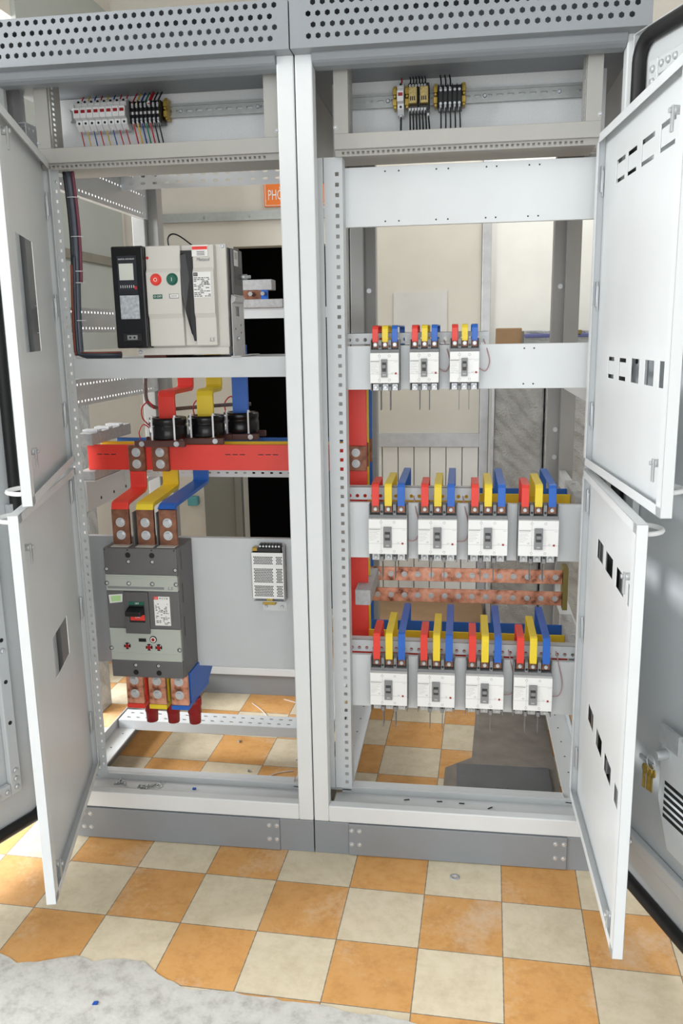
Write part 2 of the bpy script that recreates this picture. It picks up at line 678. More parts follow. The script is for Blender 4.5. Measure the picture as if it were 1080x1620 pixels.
# boarded partition seen through the right cabinet
part_ = B(cream_board)
part_.box(-.06, .482, 1.97, 2.0, .97, 2.3)
panel_board = part_.done('wall_back', wall_back, kind='structure')
panel_board.name = 'board'
p = B(alu)
p.box(.484, .525, 1.95, 2.0, .02, 2.3)
p.done('metal_strip', wall_back, bevel=.002)
p = B(off_white)
p.box(.526, 1.2, 1.975, 2.0, .02, 2.3)
for (x, z) in ((.62, 1.82), (.66, 1.74), (.615, 1.60), (.68, 1.60)):
    p.cyl((x, 1.976, z), (x, 1.973, z), .004)
p.done('panel', wall_back)
p = B(alu)
p.box(-.06, .484, 1.955, 2.0, .905, .972)
p.done('metal_rail', wall_back, bevel=.002)
p = B(off_white)
for i in range(7):
    p.box(-.06 + i * .0777, .014 + i * .0777, 1.97, 2.0, .02, .905)
p.done('slat', wall_back, bevel=.003)
ps = B(mat('translucent_grey_sheet', (206, 206, 202), .4))
ps.box(.075, .325, 1.962, 1.969, 1.32, 1.635)
tag(ps.done('plastic_sheet'), 'pale grey square plastic sheet fixed on the cream board behind the right cabinet', 'sheet')

# orange sign over the doorway
sg = thing('room_sign', 'orange room sign with white lettering on the back wall above the dark doorway', 'sign', (-.40, 1.99, 2.09))
q = B(orange)
q.box(-.536, -.19, 1.985, 1.998, 2.042, 2.155)
q.done('sign_board', sg)
q = B(label_w)
q.plate(span(-.531, -.195, 2.047, 2.150), [span(-.529, -.197, 2.049, 2.148)], (0, 1.985, 0), (1, 0, 0), (0, 0, 1), .001)
q.done('sign_border', sg)
text('PHÒNG', 'lettering', sg, (-.455, 1.984, 2.092), .064, label_w, squash=.55)

# teal box on the wall beside the doorway
tb = B(mat('teal_plastic', (84, 158, 168), .5))
tb.box(-.985, -.935, 1.955, 1.998, .60, .645)
tb.done('switch_box', None, .003)
tag(bpy.data.objects['switch_box'], 'small teal plastic box on the cream wall left of the dark doorway', 'box')

# wrapped cabinet, box and bundle behind the right cabinet
wc = thing('wrapped_cabinet', 'grey cabinet wrapped in bubble film standing behind the right switchboard', 'cabinet', (.82, 1.68, 0))
q = B(wrapped)
q.box(.535, .74, 1.5, 1.93, 0, 1.37)
q.done('wrapped_body', wc, .008)
q = B(wrapped)
q.box(.745, 1.25, 1.46, 1.93, 0, 1.37)
q.done('wrapped_door', wc, .008)
q = B(alu)
q.box(.525, .535, 1.49, 1.9, 0, 1.37)
q.done('edge_strip', wc)
q = B(kraft)
q.box(.545, .652, 1.66, 1.80, 1.37, 1.462)
tag(q.done('cardboard_box', None, .004), 'small brown cardboard box on top of the bubble wrapped cabinet', 'box')
q = B(wrapped, mat('violet_blue_plastic', (92, 96, 146), .4), olive)
q.box(.66, 1.1, 1.64, 1.80, 1.37, 1.45)
q.box(.66, 1.1, 1.632, 1.64, 1.42, 1.436, 1)
q.box(.86, .90, 1.632, 1.64, 1.425, 1.45, 2)
tag(q.done('wrapped_bundle', None, .004), 'film wrapped bundle with a violet stripe beside the cardboard box', 'bundle')
q = B(kraft)
q.box(.0, .51, 1.35, 1.85, 0, .16)
tag(q.done('cardboard_pack', None, .006), 'flat brown cardboard pack on the floor behind the right cabinet', 'cardboard')
q = B(wrapped)
q.prism([(-1.06, .82, 0), (-.99, .80, 0), (-.985, .89, 0), (-1.05, .9, 0)], (0, 0, 1.47))
tag(q.done('wrapped_post', None, .006), 'dark post wrapped in crinkled film outside the left cabinet', 'post')


# ------------------------------------------------------------------ cabinets
D = 1.05


def cabinet(x0, label):
    """enclosure frame shared by both cubicles; x0 is its left side"""
    x1 = x0 + .8
    r = thing('switchgear_cabinet', label, 'cabinet', (x0 + .4, D / 2, 0), 'open switchboard cubicles')
    g = .0015
    L_, R_ = x0 + g, x1 - g
    # plinth
    b = B(slate)
    b.box(L_, x0 + .1, 0, .012, 0, .099)
    b.box(x1 - .1, R_, 0, .012, 0, .099)
    b.box(x0 + .1, x1 - .1, .006, .012, 0, .099)
    b.box(L_, x0 + .012, .012, D, 0, .099)
    b.box(x1 - .012, R_, .012, D, 0, .099)
    b.box(x0 + .012, x1 - .012, D - .012, D, 0, .099)
    b.done('plinth', r, .0015)
    b = B(slate)
    b.box(x0 + .1, x1 - .1, -.004, .004, .002, .098)
    pl = b.done('plinth_plate', r, .001)
    first = None
    for xx in (x0 + .108, x0 + .130, x1 - .130, x1 - .108):
        for zz in (.079, .036):
            if first is None:
                b = B(chrome)
                pan_screw(b, (xx, -.004, zz), .0055)
                first = b.done('screw', pl)
                fx0 = (xx, zz)
            else:
                rep(first, pl, (xx - fx0[0], 0, zz - fx0[1]))
    # four posts
    for (px, py, mm) in ((0, 0, paint), (1, 0, paint), (0, 1, shaded_paint), (1, 1, shaded_paint)):
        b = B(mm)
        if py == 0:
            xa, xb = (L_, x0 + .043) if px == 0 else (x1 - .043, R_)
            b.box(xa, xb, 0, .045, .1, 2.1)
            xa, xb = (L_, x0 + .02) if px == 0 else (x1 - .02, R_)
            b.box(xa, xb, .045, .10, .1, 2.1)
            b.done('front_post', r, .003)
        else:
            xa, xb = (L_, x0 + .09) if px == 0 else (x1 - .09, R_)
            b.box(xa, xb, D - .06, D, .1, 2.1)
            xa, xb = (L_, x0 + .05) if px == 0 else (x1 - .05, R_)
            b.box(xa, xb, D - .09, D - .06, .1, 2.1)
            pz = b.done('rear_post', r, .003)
            b = B(zinc)
            xc = x0 + .065 if px == 0 else x1 - .065
            b.bm.free()
            many('bolt', pz, (zinc,), lambda b, p: bolt(b, p, .006, .005), [(xc, D - .06, zz) for zz in (.75, 1.0, 1.10, 1.35, 1.6)])
    # sill and floor frame
    b = B(paint)
    b.box(x0 + .043, x1 - .043, 0, .03, .1, .149)
    b.done('sill', r, .003)
    b = B(paint_in)
    b.box(x0 + .043, x1 - .043, .03, .15, .1, .106)
    b.box(x0 + .06, x1 - .06, .15, .162, .1, .124)
    b.box(x0 + .09, x1 - .09, .162, .19, .118, .124)
    b.box(x0 + .02, x0 + .09, .15, D - .06, .112, .118)
    b.box(x1 - .09, x1 - .02, .15, D - .06, .112, .118)
    b.box(x0 + .02, x0 + .024, .15, D - .06, .118, .15)
    b.box(x1 - .024, x1 - .02, .15, D - .06, .118, .15)
    b.box(x0 + .09, x1 - .09, D - .05, D - .01, .1, .13)
    ff = b.done('floor_frame', r, .0015)
    many('bolt_hole', ff, (black,), lambda b, p: b.cyl(p, p + Vector((0, 0, .0005)), .003, n=10), [(xx, .22 + i * .1, .118) for i in range(8) for xx in (x0 + .06, x1 - .06)])
    # top rail and perforated canopy
    b = B(slate)
    prof = [(0, 2.076), (.012, 2.071), (.05, 2.071), (.05, 2.10), (-.012, 2.10), (-.014, 2.092), (-.006, 2.080)]
    b.prism([(x0 + .0435, y, z) for y, z in prof], (.713, 0, 0))
    b.done('top_rail', r, .002)
    holes = []
    for j in range(4):
        for i in range(33):
            xx = .045 + i * .0222 + (.0111 if j % 2 else 0)
            if xx < .775:
                holes.append(gon(xx, .024 + j * .0232, .0066, 6, math.pi / 6))
    b = B(slate)
    b.plate(span(.0015, .7985, 0, .105), holes, (x0, -.048, 2.094), (1, 0, 0), (0, 0, 1), .002)
    b.box(L_, R_, -.048, .02, 2.0945, 2.0965)
    b.box(L_, R_, -.048, .10, 2.195, 2.199)
    b.box(L_, L_ + .002, -.047, .06, 2.096, 2.196)
    b.box(R_ - .002, R_, -.047, .06, 2.096, 2.196)
    b.done('perforated_canopy', r)
    b = B(slate)
    b.box(L_, R_, .06, D, 2.101, 2.11)
    b.box(L_, R_, .06, .066, 2.11, 2.195)
    b.done('roof', r)
    # instrument compartment: frame, back panel, rail
    yf = .07
    za, zb = 1.897, 2.098
    xa, xb = (x0 + .082, x1 - .082) if x0 >= 0 else (x0 + .108, x1 - .056)
    b = B(warm)
    b.box(xa, xb, yf, yf + .012, za, za + .036)
    b.box(xa, xa + .036, yf, yf + .012, za + .036, zb)
    b.box(xb - .036, xb, yf, yf + .012, za + .036, zb)
    hole_s = [rect(.02 + i * .0125, .0 + .008, .006, .006) for i in range(int((xb - xa - .04) / .0125))]
    b.plate(span(0, xb - xa, 0, .016), hole_s, (xa, yf + .018, za - .014), (1, 0, 0), (0, -.4, .92), .0015)
    b.box(xa, xb, yf + .03, .27, za - .004, za - .001)
    for sx, xx in ((1, xa + .036), (-1, xb - .036)):
        hs = [rect(.018, .012 + i * .0125, .012, .006) for i in range(int((zb - za - .045) / .0125))]
        b.plate(span(0, .06, 0, zb - za - .037), hs, (xx, yf + .012, za + .037), (0, 1, 0), (0, 0, 1), .0015 if sx > 0 else -.0015)
    fr = b.done('instrument_frame', r, .001, 1)
    many('screw', fr, (zinc,), lambda b, p: pan_screw(b, p, .004), [(xa + .004, yf, za + .05), (xb - .004, yf, za + .05)])
    b = B(mat('speckled_grey_panel', (228, 230, 230), .5, var=.05, scale=300, bump=.3, bscale=500))
    b.box(x0 + .05, x1 - .045, .272, .276, 1.90, 2.10)
    b.done('back_panel', r)
    # dark recesses either side of the compartment
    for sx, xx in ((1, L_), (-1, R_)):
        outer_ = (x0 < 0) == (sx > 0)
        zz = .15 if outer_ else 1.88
        b = B(shaded_paint)
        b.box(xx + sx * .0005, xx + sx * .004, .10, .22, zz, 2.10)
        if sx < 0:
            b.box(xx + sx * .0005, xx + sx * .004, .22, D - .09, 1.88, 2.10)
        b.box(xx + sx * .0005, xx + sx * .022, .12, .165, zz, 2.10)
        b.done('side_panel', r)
    zr = 2.035 if x0 < 0 else 2.031
    hs = [slot(.03 + i * .028, .0175, .018, .006) for i in range(int((xb - xa + .01) / .028))]
    xl = xa + .012
    ln = xb - xa - .022
    hs = [h for h in hs if max(p[0] for p in h) < ln - .005]
    b = B(steel)
    b.plate(span(0, ln, .005, .030), hs, (xl, .262, zr), (1, 0, 0), (0, 0, 1), .001)
    for (z0, z1) in ((0, .0055), (.0295, .035)):
        b.box(xl, xl + ln, .2545, .2555, zr + z0, zr + z1)
    b.box(xl, xl + ln, .2555, .262, zr + .005, zr + .006)
    b.box(xl, xl + ln, .2555, .262, zr + .029, zr + .030)
    b.box(xl + .02, xl + .06, .262, .272, zr + .005, zr + .030)
    b.box(xl + ln - .06, xl + ln - .02, .262, .272, zr + .005, zr + .030)
    dr = b.done('din_rail', r)
    many('screw', dr, (chrome,), lambda b, p: pan_screw(b, p, .006), [(xl + xx, .261, zr + .0175) for xx in ((.105, ln * .58, ln - .07) if x0 >= 0 else (ln - .30, ln - .085, .03))])
    return r, xl, ln, zr


cabL, xlL, lnL, zrL = cabinet(-.8, 'left open light grey cubicle with the large air breaker and red busbar inside')
cabR, xlR, lnR, zrR = cabinet(0., 'right open light grey cubicle with three rows of small white breakers inside')

# perforated uprights
b = B(paint_in)
b.plate(span(0, .047, .15, 1.885), [rect(.033, .17 + i * .025, .0095, .0095) for i in range(68)], (.05, .10, 0), (1, 0, 0), (0, 0, 1), -.0015)
b.box(.05, .0515, .1016, .15, .15, 1.885)
b.box(.0955, .097, .1016, .15, .15, 1.885)
b.box(.022, .047, .10, .104, .15, 1.885)
b.done('mounting_upright', cabR)
b = B(paint_in)
b.plate(span(0, .047, .15, 1.885), [rect(.010, .17 + i * .025, .004, .012) for i in range(68)], (.718, .10, 0), (1, 0, 0), (0, 0, 1), -.0015)
b.box(.7635, .765, .1016, .15, .15, 1.885)
b.done('mounting_upright', cabR)
b = B(paint_in)
h = [rect(.030, .17 + i * .025, .006, .010) for i in range(68)] + [rect(.045, .1825 + i * .025, .0055, .008) for i in range(68)]
b.plate(span(0, .055, .15, 1.885), h, (-.71, .10, 0), (1, 0, 0), (0, 0, 1), -.0015)
b.box(-.71, -.7085, .1016, .15, .15, 1.885)
b.done('mounting_upright', cabL)
b = B(film)  # film added to make the upright's holes look lit
b.box(-.775, -.722, .235, .2355, .16, 1.87)
b.done('added_hole_film', cabL)


def side_rail(par, x, y0, y1, z0, z1, rows, sx, backed=True, pitch=.0235):
    b = B(paint_in)
    hs = []
    for rz in rows:
        hs += [rect(i * pitch + .015, rz - z0, .0075, .006) for i in range(int((y1 - y0 - .02) / pitch))]
    b.plate(span(0, y1 - y0, 0, z1 - z0), hs, (x, y0, z0), (0, 1, 0), (0, 0, 1), -.0015 * sx)
    b.box(x - .020 * sx, x, y0, y1, z0 - .0015, z0)
    b.box(x - .020 * sx, x, y0, y1, z1, z1 + .0015)
    o = b.done('side_rail', par)
    if backed:
        b = B(film)  # film added to make the rail's holes look lit
        b.box(x - .018 * sx, x - .0185 * sx, y0 + .01, y1 - .01, z0 + .004, z1 - .004)
        b.done('added_hole_film', o)
    return o


side_rail(cabL, -.745, .12, .99, 1.872, 2.01, (1.887, 1.950, 1.998), 1)
side_rail(cabL, -.745, .12, .99, 1.470, 1.541, (1.482, 1.530), 1)
side_rail(cabL, -.745, .12, .99, 1.252, 1.330, (1.264, 1.315), 1)
side_rail(cabL, -.745, .12, .99, .93, 1.02, (.945, .975, 1.005), 1)
side_rail(cabR, .752, .12, .99, 1.252, 1.330, (1.30,), -1, False)
side_rail(cabR, .752, .12, .99, .90, .955, (.93,), -1, False)
side_rail(cabR, .752, .12, .99, .47, .53, (.50,), -1, False)
b = B(paint_in)
b.box(.055, .75, .30, .302, 1.905, 1.945)
b.box(.055, .75, .24, .302, 1.903, 1.905)
for xx in (.10, .63):
    b.box(xx, xx + .05, .285, .30, 1.908, 1.935)
b.done('cross_channel', cabR, .001, 1)
# left cabinet cross pieces
b = B(paint)
hs = [slot(.045 + i * .042, zz, .017, .008) for i in range(14) for zz in (.019, .042)]
b.plate(span(0, .69, 0, .059), hs, (-.755, .75, 1.937), (1, 0, 0), (0, 0, 1), -.002)
b.box(-.755, -.065, .75, .79, 1.994, 1.996)
b.done('cross_channel', cabL)
b = B(paint)
hs = [slot(.05 + i * .030, .014, .011, .006) for i in range(20)]
b.plate(span(0, .69, 0, .03), hs, (-.745, .55, .994), (1, 0, 0), (0, 0, 1), -.002)
b.done('cross_channel', cabL)
b = B(paint_in)
b.box(-.656, -.05, .098, .101, 1.343, 1.397)
b.box(-.656, -.05, .101, .40, 1.393, 1.396)
b.box(-.656, -.05, .101, .12, 1.343, 1.345)
b.done('breaker_shelf', cabL, .001, 1)
b = B(paint_in)
hs = [slot(.03 + i * .0335, yy, .014, .007) for i in range(20) for yy in (.022, .056)]
b.plate(span(0, .705, 0, .078), hs, (-.77, .462, .150), (1, 0, 0), (0, 1, 0), -.002)
b.box(-.77, -.065, .460, .462, .113, .150)
b.box(-.77, -.065, .540, .542, .113, .150)
b.done('cross_channel', cabL, .001, 1)
b = B(paint_in)
b.box(-.735, -.075, .215, .218, .466, .868)
b.box(-.735, -.075, .215, .235, .866, .869)
mp = b.done('mounting_plate', cabL, .001, 1)
many('screw', mp, (zinc,), lambda b, p: pan_screw(b, p, .006), [(-.715, .215, zz) for zz in (.84, .70, .50)])
b = B(paint)
b.box(-.76, -.04, .80, .803, 1.508, 1.541)
b.box(-.76, -.04, .80, .84, 1.541, 1.543)
b.done('cross_channel', cabL)
# bracket carrying the left bus support
b = B(paint)
b.box(-.745, -.72, .25, .252, .935, 1.028)
b.box(-.722, -.72, .252, .62, .935, 1.028)
b.box(-.745, -.69, .25, .62, 1.028, 1.031)
br = b.done('bracket', cabL, .001, 1)
many('bolt_hole', br, (black,), lambda b, p: b.cyl(p, p + Vector((.001, 0, 0)), .005), [(-.72, yy, .96) for yy in (.35, .45, .55)])
# mounting plates of the right cabinet
for (z0, z1, dots) in ((1.722, 1.8675, True), (1.304, 1.4195, True), (.836, .994, False), (.388, .546, False)):
    b = B(paint)
    b.box(.086, .735, .15, .152, z0, z1)
    b.box(.086, .735, .152, .165, z1 - .002, z1)
    b.box(.086, .735, .152, .165, z0, z0 + .002)
    p_ = b.done('mounting_plate', cabR, .0008, 1)
    if dots:
        dl = []
        for xx in (.20, .235, .33, .36, .455, .48, .56, .585):
            if z0 < 1.5 and xx < .5:
                continue
            for zz in (z0 + .012, z1 - .012):
                dl.append((xx, .15, zz))
        many('bolt_hole', p_, (black,), lambda b, p: b.cyl(p, p - Vector((0, .0004, 0)), .0022, n=10), dl)
for (xa, xb, z0, z1) in ((.085, .468, 1.424, 1.453), (.08, .452, .998, 1.034), (.08, .735, .549, .585)):
    b = B(paint_in)
    n = int((xb - xa) / .0215)
    b.plate(span(0, xb - xa, 0, z1 - z0), [gon(.014 + i * .0215, .011, .0052, 10) for i in range(n)], (xa, .17, z0), (1, 0, 0), (0, 0, 1), -.0015)
    b.box(xa, xb, .17, .20, z1 - .001, z1)
    b.box(xa, xb, .172, .20, z0, z0 + .001)
    b.done('perforated_rail', cabR)


# ------------------------------------------------------------------ inner doors (children of their cabinet)
def inner_door(cab, H, Fr, z0, z1, w, holes, slits, latches, hinges, side, pull, zl):
    """local frame: x from hinge to free edge, y through the leaf, z up. side=+1: the leaf's inner face looks towards +y"""
    ang = math.atan2(Fr[1] - H[1], Fr[0] - H[0])
    th = .022
    b = B(paint)
    # sheet + return flanges
    ya = 0
    b.plate(span(0, w, z0, z1), holes, (0, 0, 0), (1, 0, 0), (0, 0, 1), .002 * side)
    s0, s1 = (-th, -.0) if side > 0 else (0, th)
    for (xa, xb, za, zb) in ((0, .002, z0, z1), (w - .002, w, z0, z1), (0, w, z0, z0 + .002), (0, w, z1 - .002, z1)):
        b.box(xa, xb, s0, s1, za, zb)
    # outer lips closing the free edge
    yl = (-th, -th + .002) if side > 0 else (th - .002, th)
    b.box(w - .03, w, *yl, z0, z1)
    b.box(0, w, *yl, z0, z0 + .02)
    b.box(0, w, *yl, z1 - .02, z1)
    b.box(0, .02, *yl, z0, z1)
    d = b.done('inner_door', cab, .0012, 2, local=True)
    d.location = Vector((H[0], H[1], 0)) - cab.location
    d.rotation_euler = (0, 0, ang)
    yo = -.0025 * side       # just proud of the inner face
    fy = -.0 * side
    inner = -1 if side > 0 else 1   # direction that the inner face looks along local y is -side
    for (a, c2, e, f) in slits:    # blanked window: plate held by two bridges
        b = B(paint)
        b.box(a + .0012, c2 - .0012, -.0005, .0015, e + .009, f - .009)
        b.done('blank_plate', d, local=True)
    for (lx, lz) in latches:
        b = B(zinc)
        s = -side
        b.cyl((lx, 0, lz), (lx, s * .018, lz), .008)
        b.box(lx - .006, lx + .006, s * .018, s * .022, lz - .036, lz + .008)
        b.cyl((lx, s * .022, lz), (lx, s * .027, lz), .005, n=6)
        b.done('latch', d, .0008, local=True)
    for hz in hinges:
        b = B(chrome)
        s = -side
        b.plate(span(-.016, .010, hz - .030, hz + .030), [span(-.006, .003, hz - .016, hz + .016)], (0, s * .004, 0), (1, 0, 0), (0, 0, 1), .003 * side)
        b.cyl((.006, s * .008, hz - .02), (.006, s * .008, hz + .04), .0035)
        b.done('hinge', d, .0006, local=True)
    if pull is not None:
        px, pz = pull
        b = B(white)
        s = side
        pts = []
        for i in range(13):
            a = math.pi * i / 12
            pts.append((px - .045 + .045 * math.cos(a), s * (.002 + .045 * math.sin(a)), pz))
        b.tube(pts, .005)
        b.done('pull_handle', d, local=True)
    return d


def win(a, b_, z0, z1):
    return span(a, b_, z0, z1)


RUs = [(.122, .194, 1.776, 1.826), (.216, .286, 1.776, 1.826), (.322, .410, 1.776, 1.827), (.448, .538, 1.778, 1.829), (.130, .184, 1.340, 1.389), (.228, .286, 1.340, 1.389)]
slit_holes = []
for (a, b_, e, f) in RUs:
    slit_holes.append(span(a, b_, e, f))
RUh = [win(.328, .389, 1.341, 1.391), win(.428, .492, 1.342, 1.391), win(.526, .595, 1.342, 1.392)]
inner_door(cabR, (.735, .098), (.785, -.55), 1.112, 1.905, .652, slit_holes + RUh, RUs, ((.585, 1.205), (.575, 1.825)), (1.795, 1.527, 1.232), 1, (.60, 1.15), 0)
RLh = [win(.147, .228, .905, .952), win(.256, .347, .904, .95), win(.387, .471, .902, .948), win(.510, .589, .900, .947),
       win(.123, .203, .463, .508), win(.245, .325, .456, .500), win(.359, .442, .450, .494), win(.482, .553, .444, .488)]
inner_door(cabR, (.735, .098), (.745, -.55), .178, 1.100, .650, RLh, [], ((.56, .975), (.575, .225)), (1.008, .660, .281), 1, (.60, 1.07), 0)
inner_door(cabL, (-.70, .098), (-.50, -.52), 1.112, 1.905, .651, [win(.26, .46, 1.424, 1.68)], [], ((.545, 1.865), (.555, 1.215)), (1.791, 1.529, 1.239), -1, (.60, 1.13), 0)
inner_door(cabL, (-.70, .098), (-.53, -.53), .178, 1.095, .652, [win(.187, .366, .612, .72)], [], ((.565, 1.005), (.575, .232)), (1.021, .675, .315), -1, (.60, 1.07), 0)


# ------------------------------------------------------------------ outer doors
def outer_door(cab, H, deg, side, w=.78, z0=.088, z1=2.085):
    """side=+1 right cabinet (inner face looks to -y local)"""
    ang = math.radians(deg)
    b = B(paint_in)
    s = 1 if side > 0 else -1
    b.box(0, w, 0, s * .002, z0, z1)
    for (xa, xb, za, zb) in ((0, .002, z0, z1), (w - .002, w, z0, z1), (0, w, z0, z0 + .002), (0, w, z1 - .002, z1)):
        b.box(xa, xb, 0, -s * .018, za, zb)
    d = b.done('outer_door', cab, .001, 1, local=True)
    d.location = Vector((H[0], H[1], 0)) - cab.location
    d.rotation_euler = (0, 0, ang)
    # rubber seal with rounded corners
    pts = []
    m_, rr = .018, .045
    for (cx, cz, a0) in ((w - m_ - rr, z1 - m_ - rr, 0), (m_ + rr, z1 - m_ - rr, 90), (m_ + rr, z0 + m_ + rr, 180), (w - m_ - rr, z0 + m_ + rr, 270)):
        for i in range(7):
            a = math.radians(a0 + 15 * i)
            pts.append((cx + rr * math.cos(a), -s * .012, cz + rr * math.sin(a)))
    b = B(rubber)
    b.tube(pts, .0155, 10, closed=True)
    b.done('rubber_gasket', d, local=True)
    # stiffener frame channels with bolts
    e = .070 if side > 0 else .095
    tp = .075 if side > 0 else .12
    for (xa, xb, za, zb, kk) in ((e, e + .035, z0 + .12, z1 - tp, 0), (w - e - .035, w - e, z0 + .12, z1 - tp, 1), (e + .036, w - e - .036, z0 + .12, z0 + .155, 2), (e + .036, w - e - .036, z1 - tp - .035, z1 - tp, 3)):
        b = B(paint_in)
        b.box(xa, xb, -s * .002, -s * .020, za, zb)
        st = b.done('stiffener', d, .003, 2, local=True)
        bl = {0: [(e + .018, zz) for zz in (z1 - tp - .02, z1 - tp - .045, z0 + .14, z0 + .165, z0 + .19, .63)], 2: [(e + q_, z0 + .137) for q_ in (.05, .08, .11)], 3: [(e + q_, z1 - tp - .017) for q_ in (.05, .075, .10)]}.get(kk)
        if bl:
            many('bolt', st, (chrome,), lambda b, p: b.cyl(p, p + Vector((0, -s * .006, 0)), .008, .005, n=14), [(x_, -s * .020, z_) for x_, z_ in bl], local=True)
        if kk == 0:
            many('bolt_hole', st, (black,), lambda b, p: b.cyl(p, p + Vector((0, -s * .0005, 0)), .006, n=14), [(e + .018, -s * .020, .42 + k_ * .12) for k_ in range(12)], local=True)
    for hz in (.35, 1.0, z1 - .21):
        b = B(chrome)
        b.box(.030, .045, -s * .002, -s * .018, hz - .02, hz + .02)
        b.cyl((.022, -s * .012, hz + .01), (.032, -s * .012, hz + .01), .006)
        b.cyl((.022, -s * .012, hz - .01), (.032, -s * .012, hz - .01), .006)
        b.done('hinge', d, .001, local=True)
    return d


oR = outer_door(cabR, (.782, -.02), -90 + 20, 1)
oL = outer_door(cabL, (-.795, -.015), -90 - 22, -1)
# vented lock plate on the right outer door
b = B(paint, black)
b.prism([(.285, -.018, .40), (.285, -.018, .575), (.52, -.018, .575), (.52, -.018, .30), (.33, -.018, .30)], (0, -.006, 0))
for i in range(6):
    b.box(.306, .50, -.024, -.0245, .370 + i * .016, .379 + i * .016, 1)
b.done('vent_plate', oR, local=True)
b = B(zinc)
b.box(.288, .36, -.024, -.034, .545, .590)
b.cyl((.305, -.024, .522), (.305, -.052, .522), .012)
b.box(.245, .300, -.054, -.048, .488, .498)
b.done('lock', oR, .001, local=True)
kb = B(brass, chrome)
kq = []
for i in range(16):
    a = 2 * math.pi * i / 16
    kq.append((.305 + .016 * math.cos(a), -.062, .507 + .016 * math.sin(a)))
kb.tube(kq, .0012, 6, m=1, closed=True)
for dx in (-.012, 0, .010):
    yk = -.060 + dx * .2
    kb.cyl((.300 + dx, yk, .484), (.300 + dx, yk - .0025, .484), .012, n=14)
    kb.box(.292 + dx, .301 + dx, yk - .0025, yk, .436, .476)
ko = kb.done('key_bunch', local=True)
ko.matrix_world = Matrix.Translation((.782, -.02, 0)) @ Matrix.Rotation(math.radians(-70), 4, 'Z')
tag(ko, 'bunch of small brass keys hanging from the lock of the right outer door', 'keys')


# ------------------------------------------------------------------ moulded case breakers
def make_breaker(w, h, d):
    r = thing('circuit_breaker', 'x', 'circuit breaker')
    b = B(mid)
    p = w / 3
    e = .024 if h > .14 else .020
    b.box(-w / 2, w / 2, -d * .68, 0, e, h - e * 1.25)
    b.box(-w / 2, w / 2, -d * .25, 0, 0, h)
    for i in range(4):
        xx = -w / 2 + p * i
        t = .0045 if 0 < i < 3 else .0025
        xa, xb = max(-w / 2, xx - t), min(w / 2, xx + t)
        for (za, zb) in ((0, e), (h - e * 1.25, h)):
            b.box(xa, xb, -d * .72, -d * .25, za, zb)
    b.done('body', r, .001, 1, local=True)
    b = B(white)
    z0, z1 = e + .001, h - e * 1.25 - .008
    b.box(-w / 2 + .0005, w / 2 - .0005, -d, -d * .68, z0, z1)
    cov = b.done('cover', r, .0015, 2, local=True)
    b = B(print_g)
    yy = -d - .0001
    for zz in (z0 + (z1 - z0) * .30, z0 + (z1 - z0) * .74):
        b.box(-w / 2 + .001, w / 2 - .001, yy, -d, zz, zz + .0006)
    b.box(-w / 6 - .0003, -w / 6 + .0003, yy, -d, z0, z1)
    lw = w * .29
    lz = z0 + (z1 - z0) * .70
    b.box(-w / 2 + .002, -w / 2 + .002 + lw, yy, -d, lz, lz + .0025)
    for i in range(7):
        q = lw * (.9, .7, .8, .55, .75, .6, .4)[i]
        b.box(-w / 2 + .003, -w / 2 + .003 + q, yy, -d, lz - .004 - i * .0042, lz - .0034 - i * .0042)
    b.box(w / 2 - .013, w / 2 - .003, yy, -d, lz, lz + .0006)
    b.done('printing', cov, local=True)
    text('LS', 'logo', cov, (w * .27, -d - .0002, z0 + (z1 - z0) * .335), .0055, print_g, local=True, shear=.2)
    text('CE', 'mark', cov, (-w * .25, -d - .0002, z0 + (z1 - z0) * .36), .005, print_g, local=True)
    # switch well and toggle
    tw, tz0, tz1 = w * .21, z0 + (z1 - z0) * .20, z0 + (z1 - z0) * .79
    b = B(mid, darker)
    b.box(-tw / 2, tw / 2, -d - .006, -d + .002, tz0, tz1)
    zc = tz0 + (tz1 - tz0) * .55
    b.box(-tw * .33, tw * .33, -d - .0063, -d - .0055, zc - .011, zc + .013, 1)
    tp = b.done('switch_plate', r, .0012, 2, local=True)
    b = B(mid)
    b.box(-tw * .28, tw * .28, -d - .013, -d - .0062, zc - .002, zc + .007)
    b.done('toggle', tp, .001, 2, local=True)
    text('50A', 'rating', tp, (0, -d - .0062, tz0 + .006), .0055, label_w, local=True)
    b = B(darkred)
    b.box(w * .36, w * .36 + .005, -d - .0015, -d, z0 + (z1 - z0) * .29, z0 + (z1 - z0) * .29 + .005)
    b.done('test_button', r, local=True)
    def cs(b, p):
        b.cyl(p + Vector((0, -.0004, 0)), p, .0032, n=14)
        b.cyl(p + Vector((0, -.0006, 0)), p, .0025, n=14, m=1)
    many('cover_screw', r, (mid, white), cs, [(xx, -d, zz) for xx in (-w * .17, w * .17) for zz in (z0 + .008, z1 - .008)], local=True)
    for i in range(3):
        for (zz, up) in ((h - e * .62, 1), (e * .45, 0)):
            xx = -w / 2 + p * (i + .5)
            b = B(zinc, copper_d)
            b.box(xx - p * .30, xx + p * .30, -d * .52, -d * .25, zz - e * .42, zz + e * .42, 1 if up else 0)
            b.cyl((xx, -d * .52, zz), (xx, -d * .64, zz), .0055, n=16)
            b.cyl((xx, -d * .64, zz), (xx, -d * .68, zz), .0042, n=6)
            b.done('terminal', r, .0006, 1, local=True)
    many('screw_well', r, (black,), lambda b, q: b.cyl(q, q + Vector((0, d * .035, 0)), .0034, n=12), [(xx, -d * .735, zz) for xx in (-p / 2, p / 2) for zz in (h - e * .85, e * .7)], local=True)
    for xx, dx in ((-p / 2, .0), (p / 2, .0)):
        b = B(grey_strip)
        b.box(xx - .0009, xx + .0009, -d * .62, -d * .06, -.052, .004)
        b.done('phase_barrier', r, local=True)
    return r


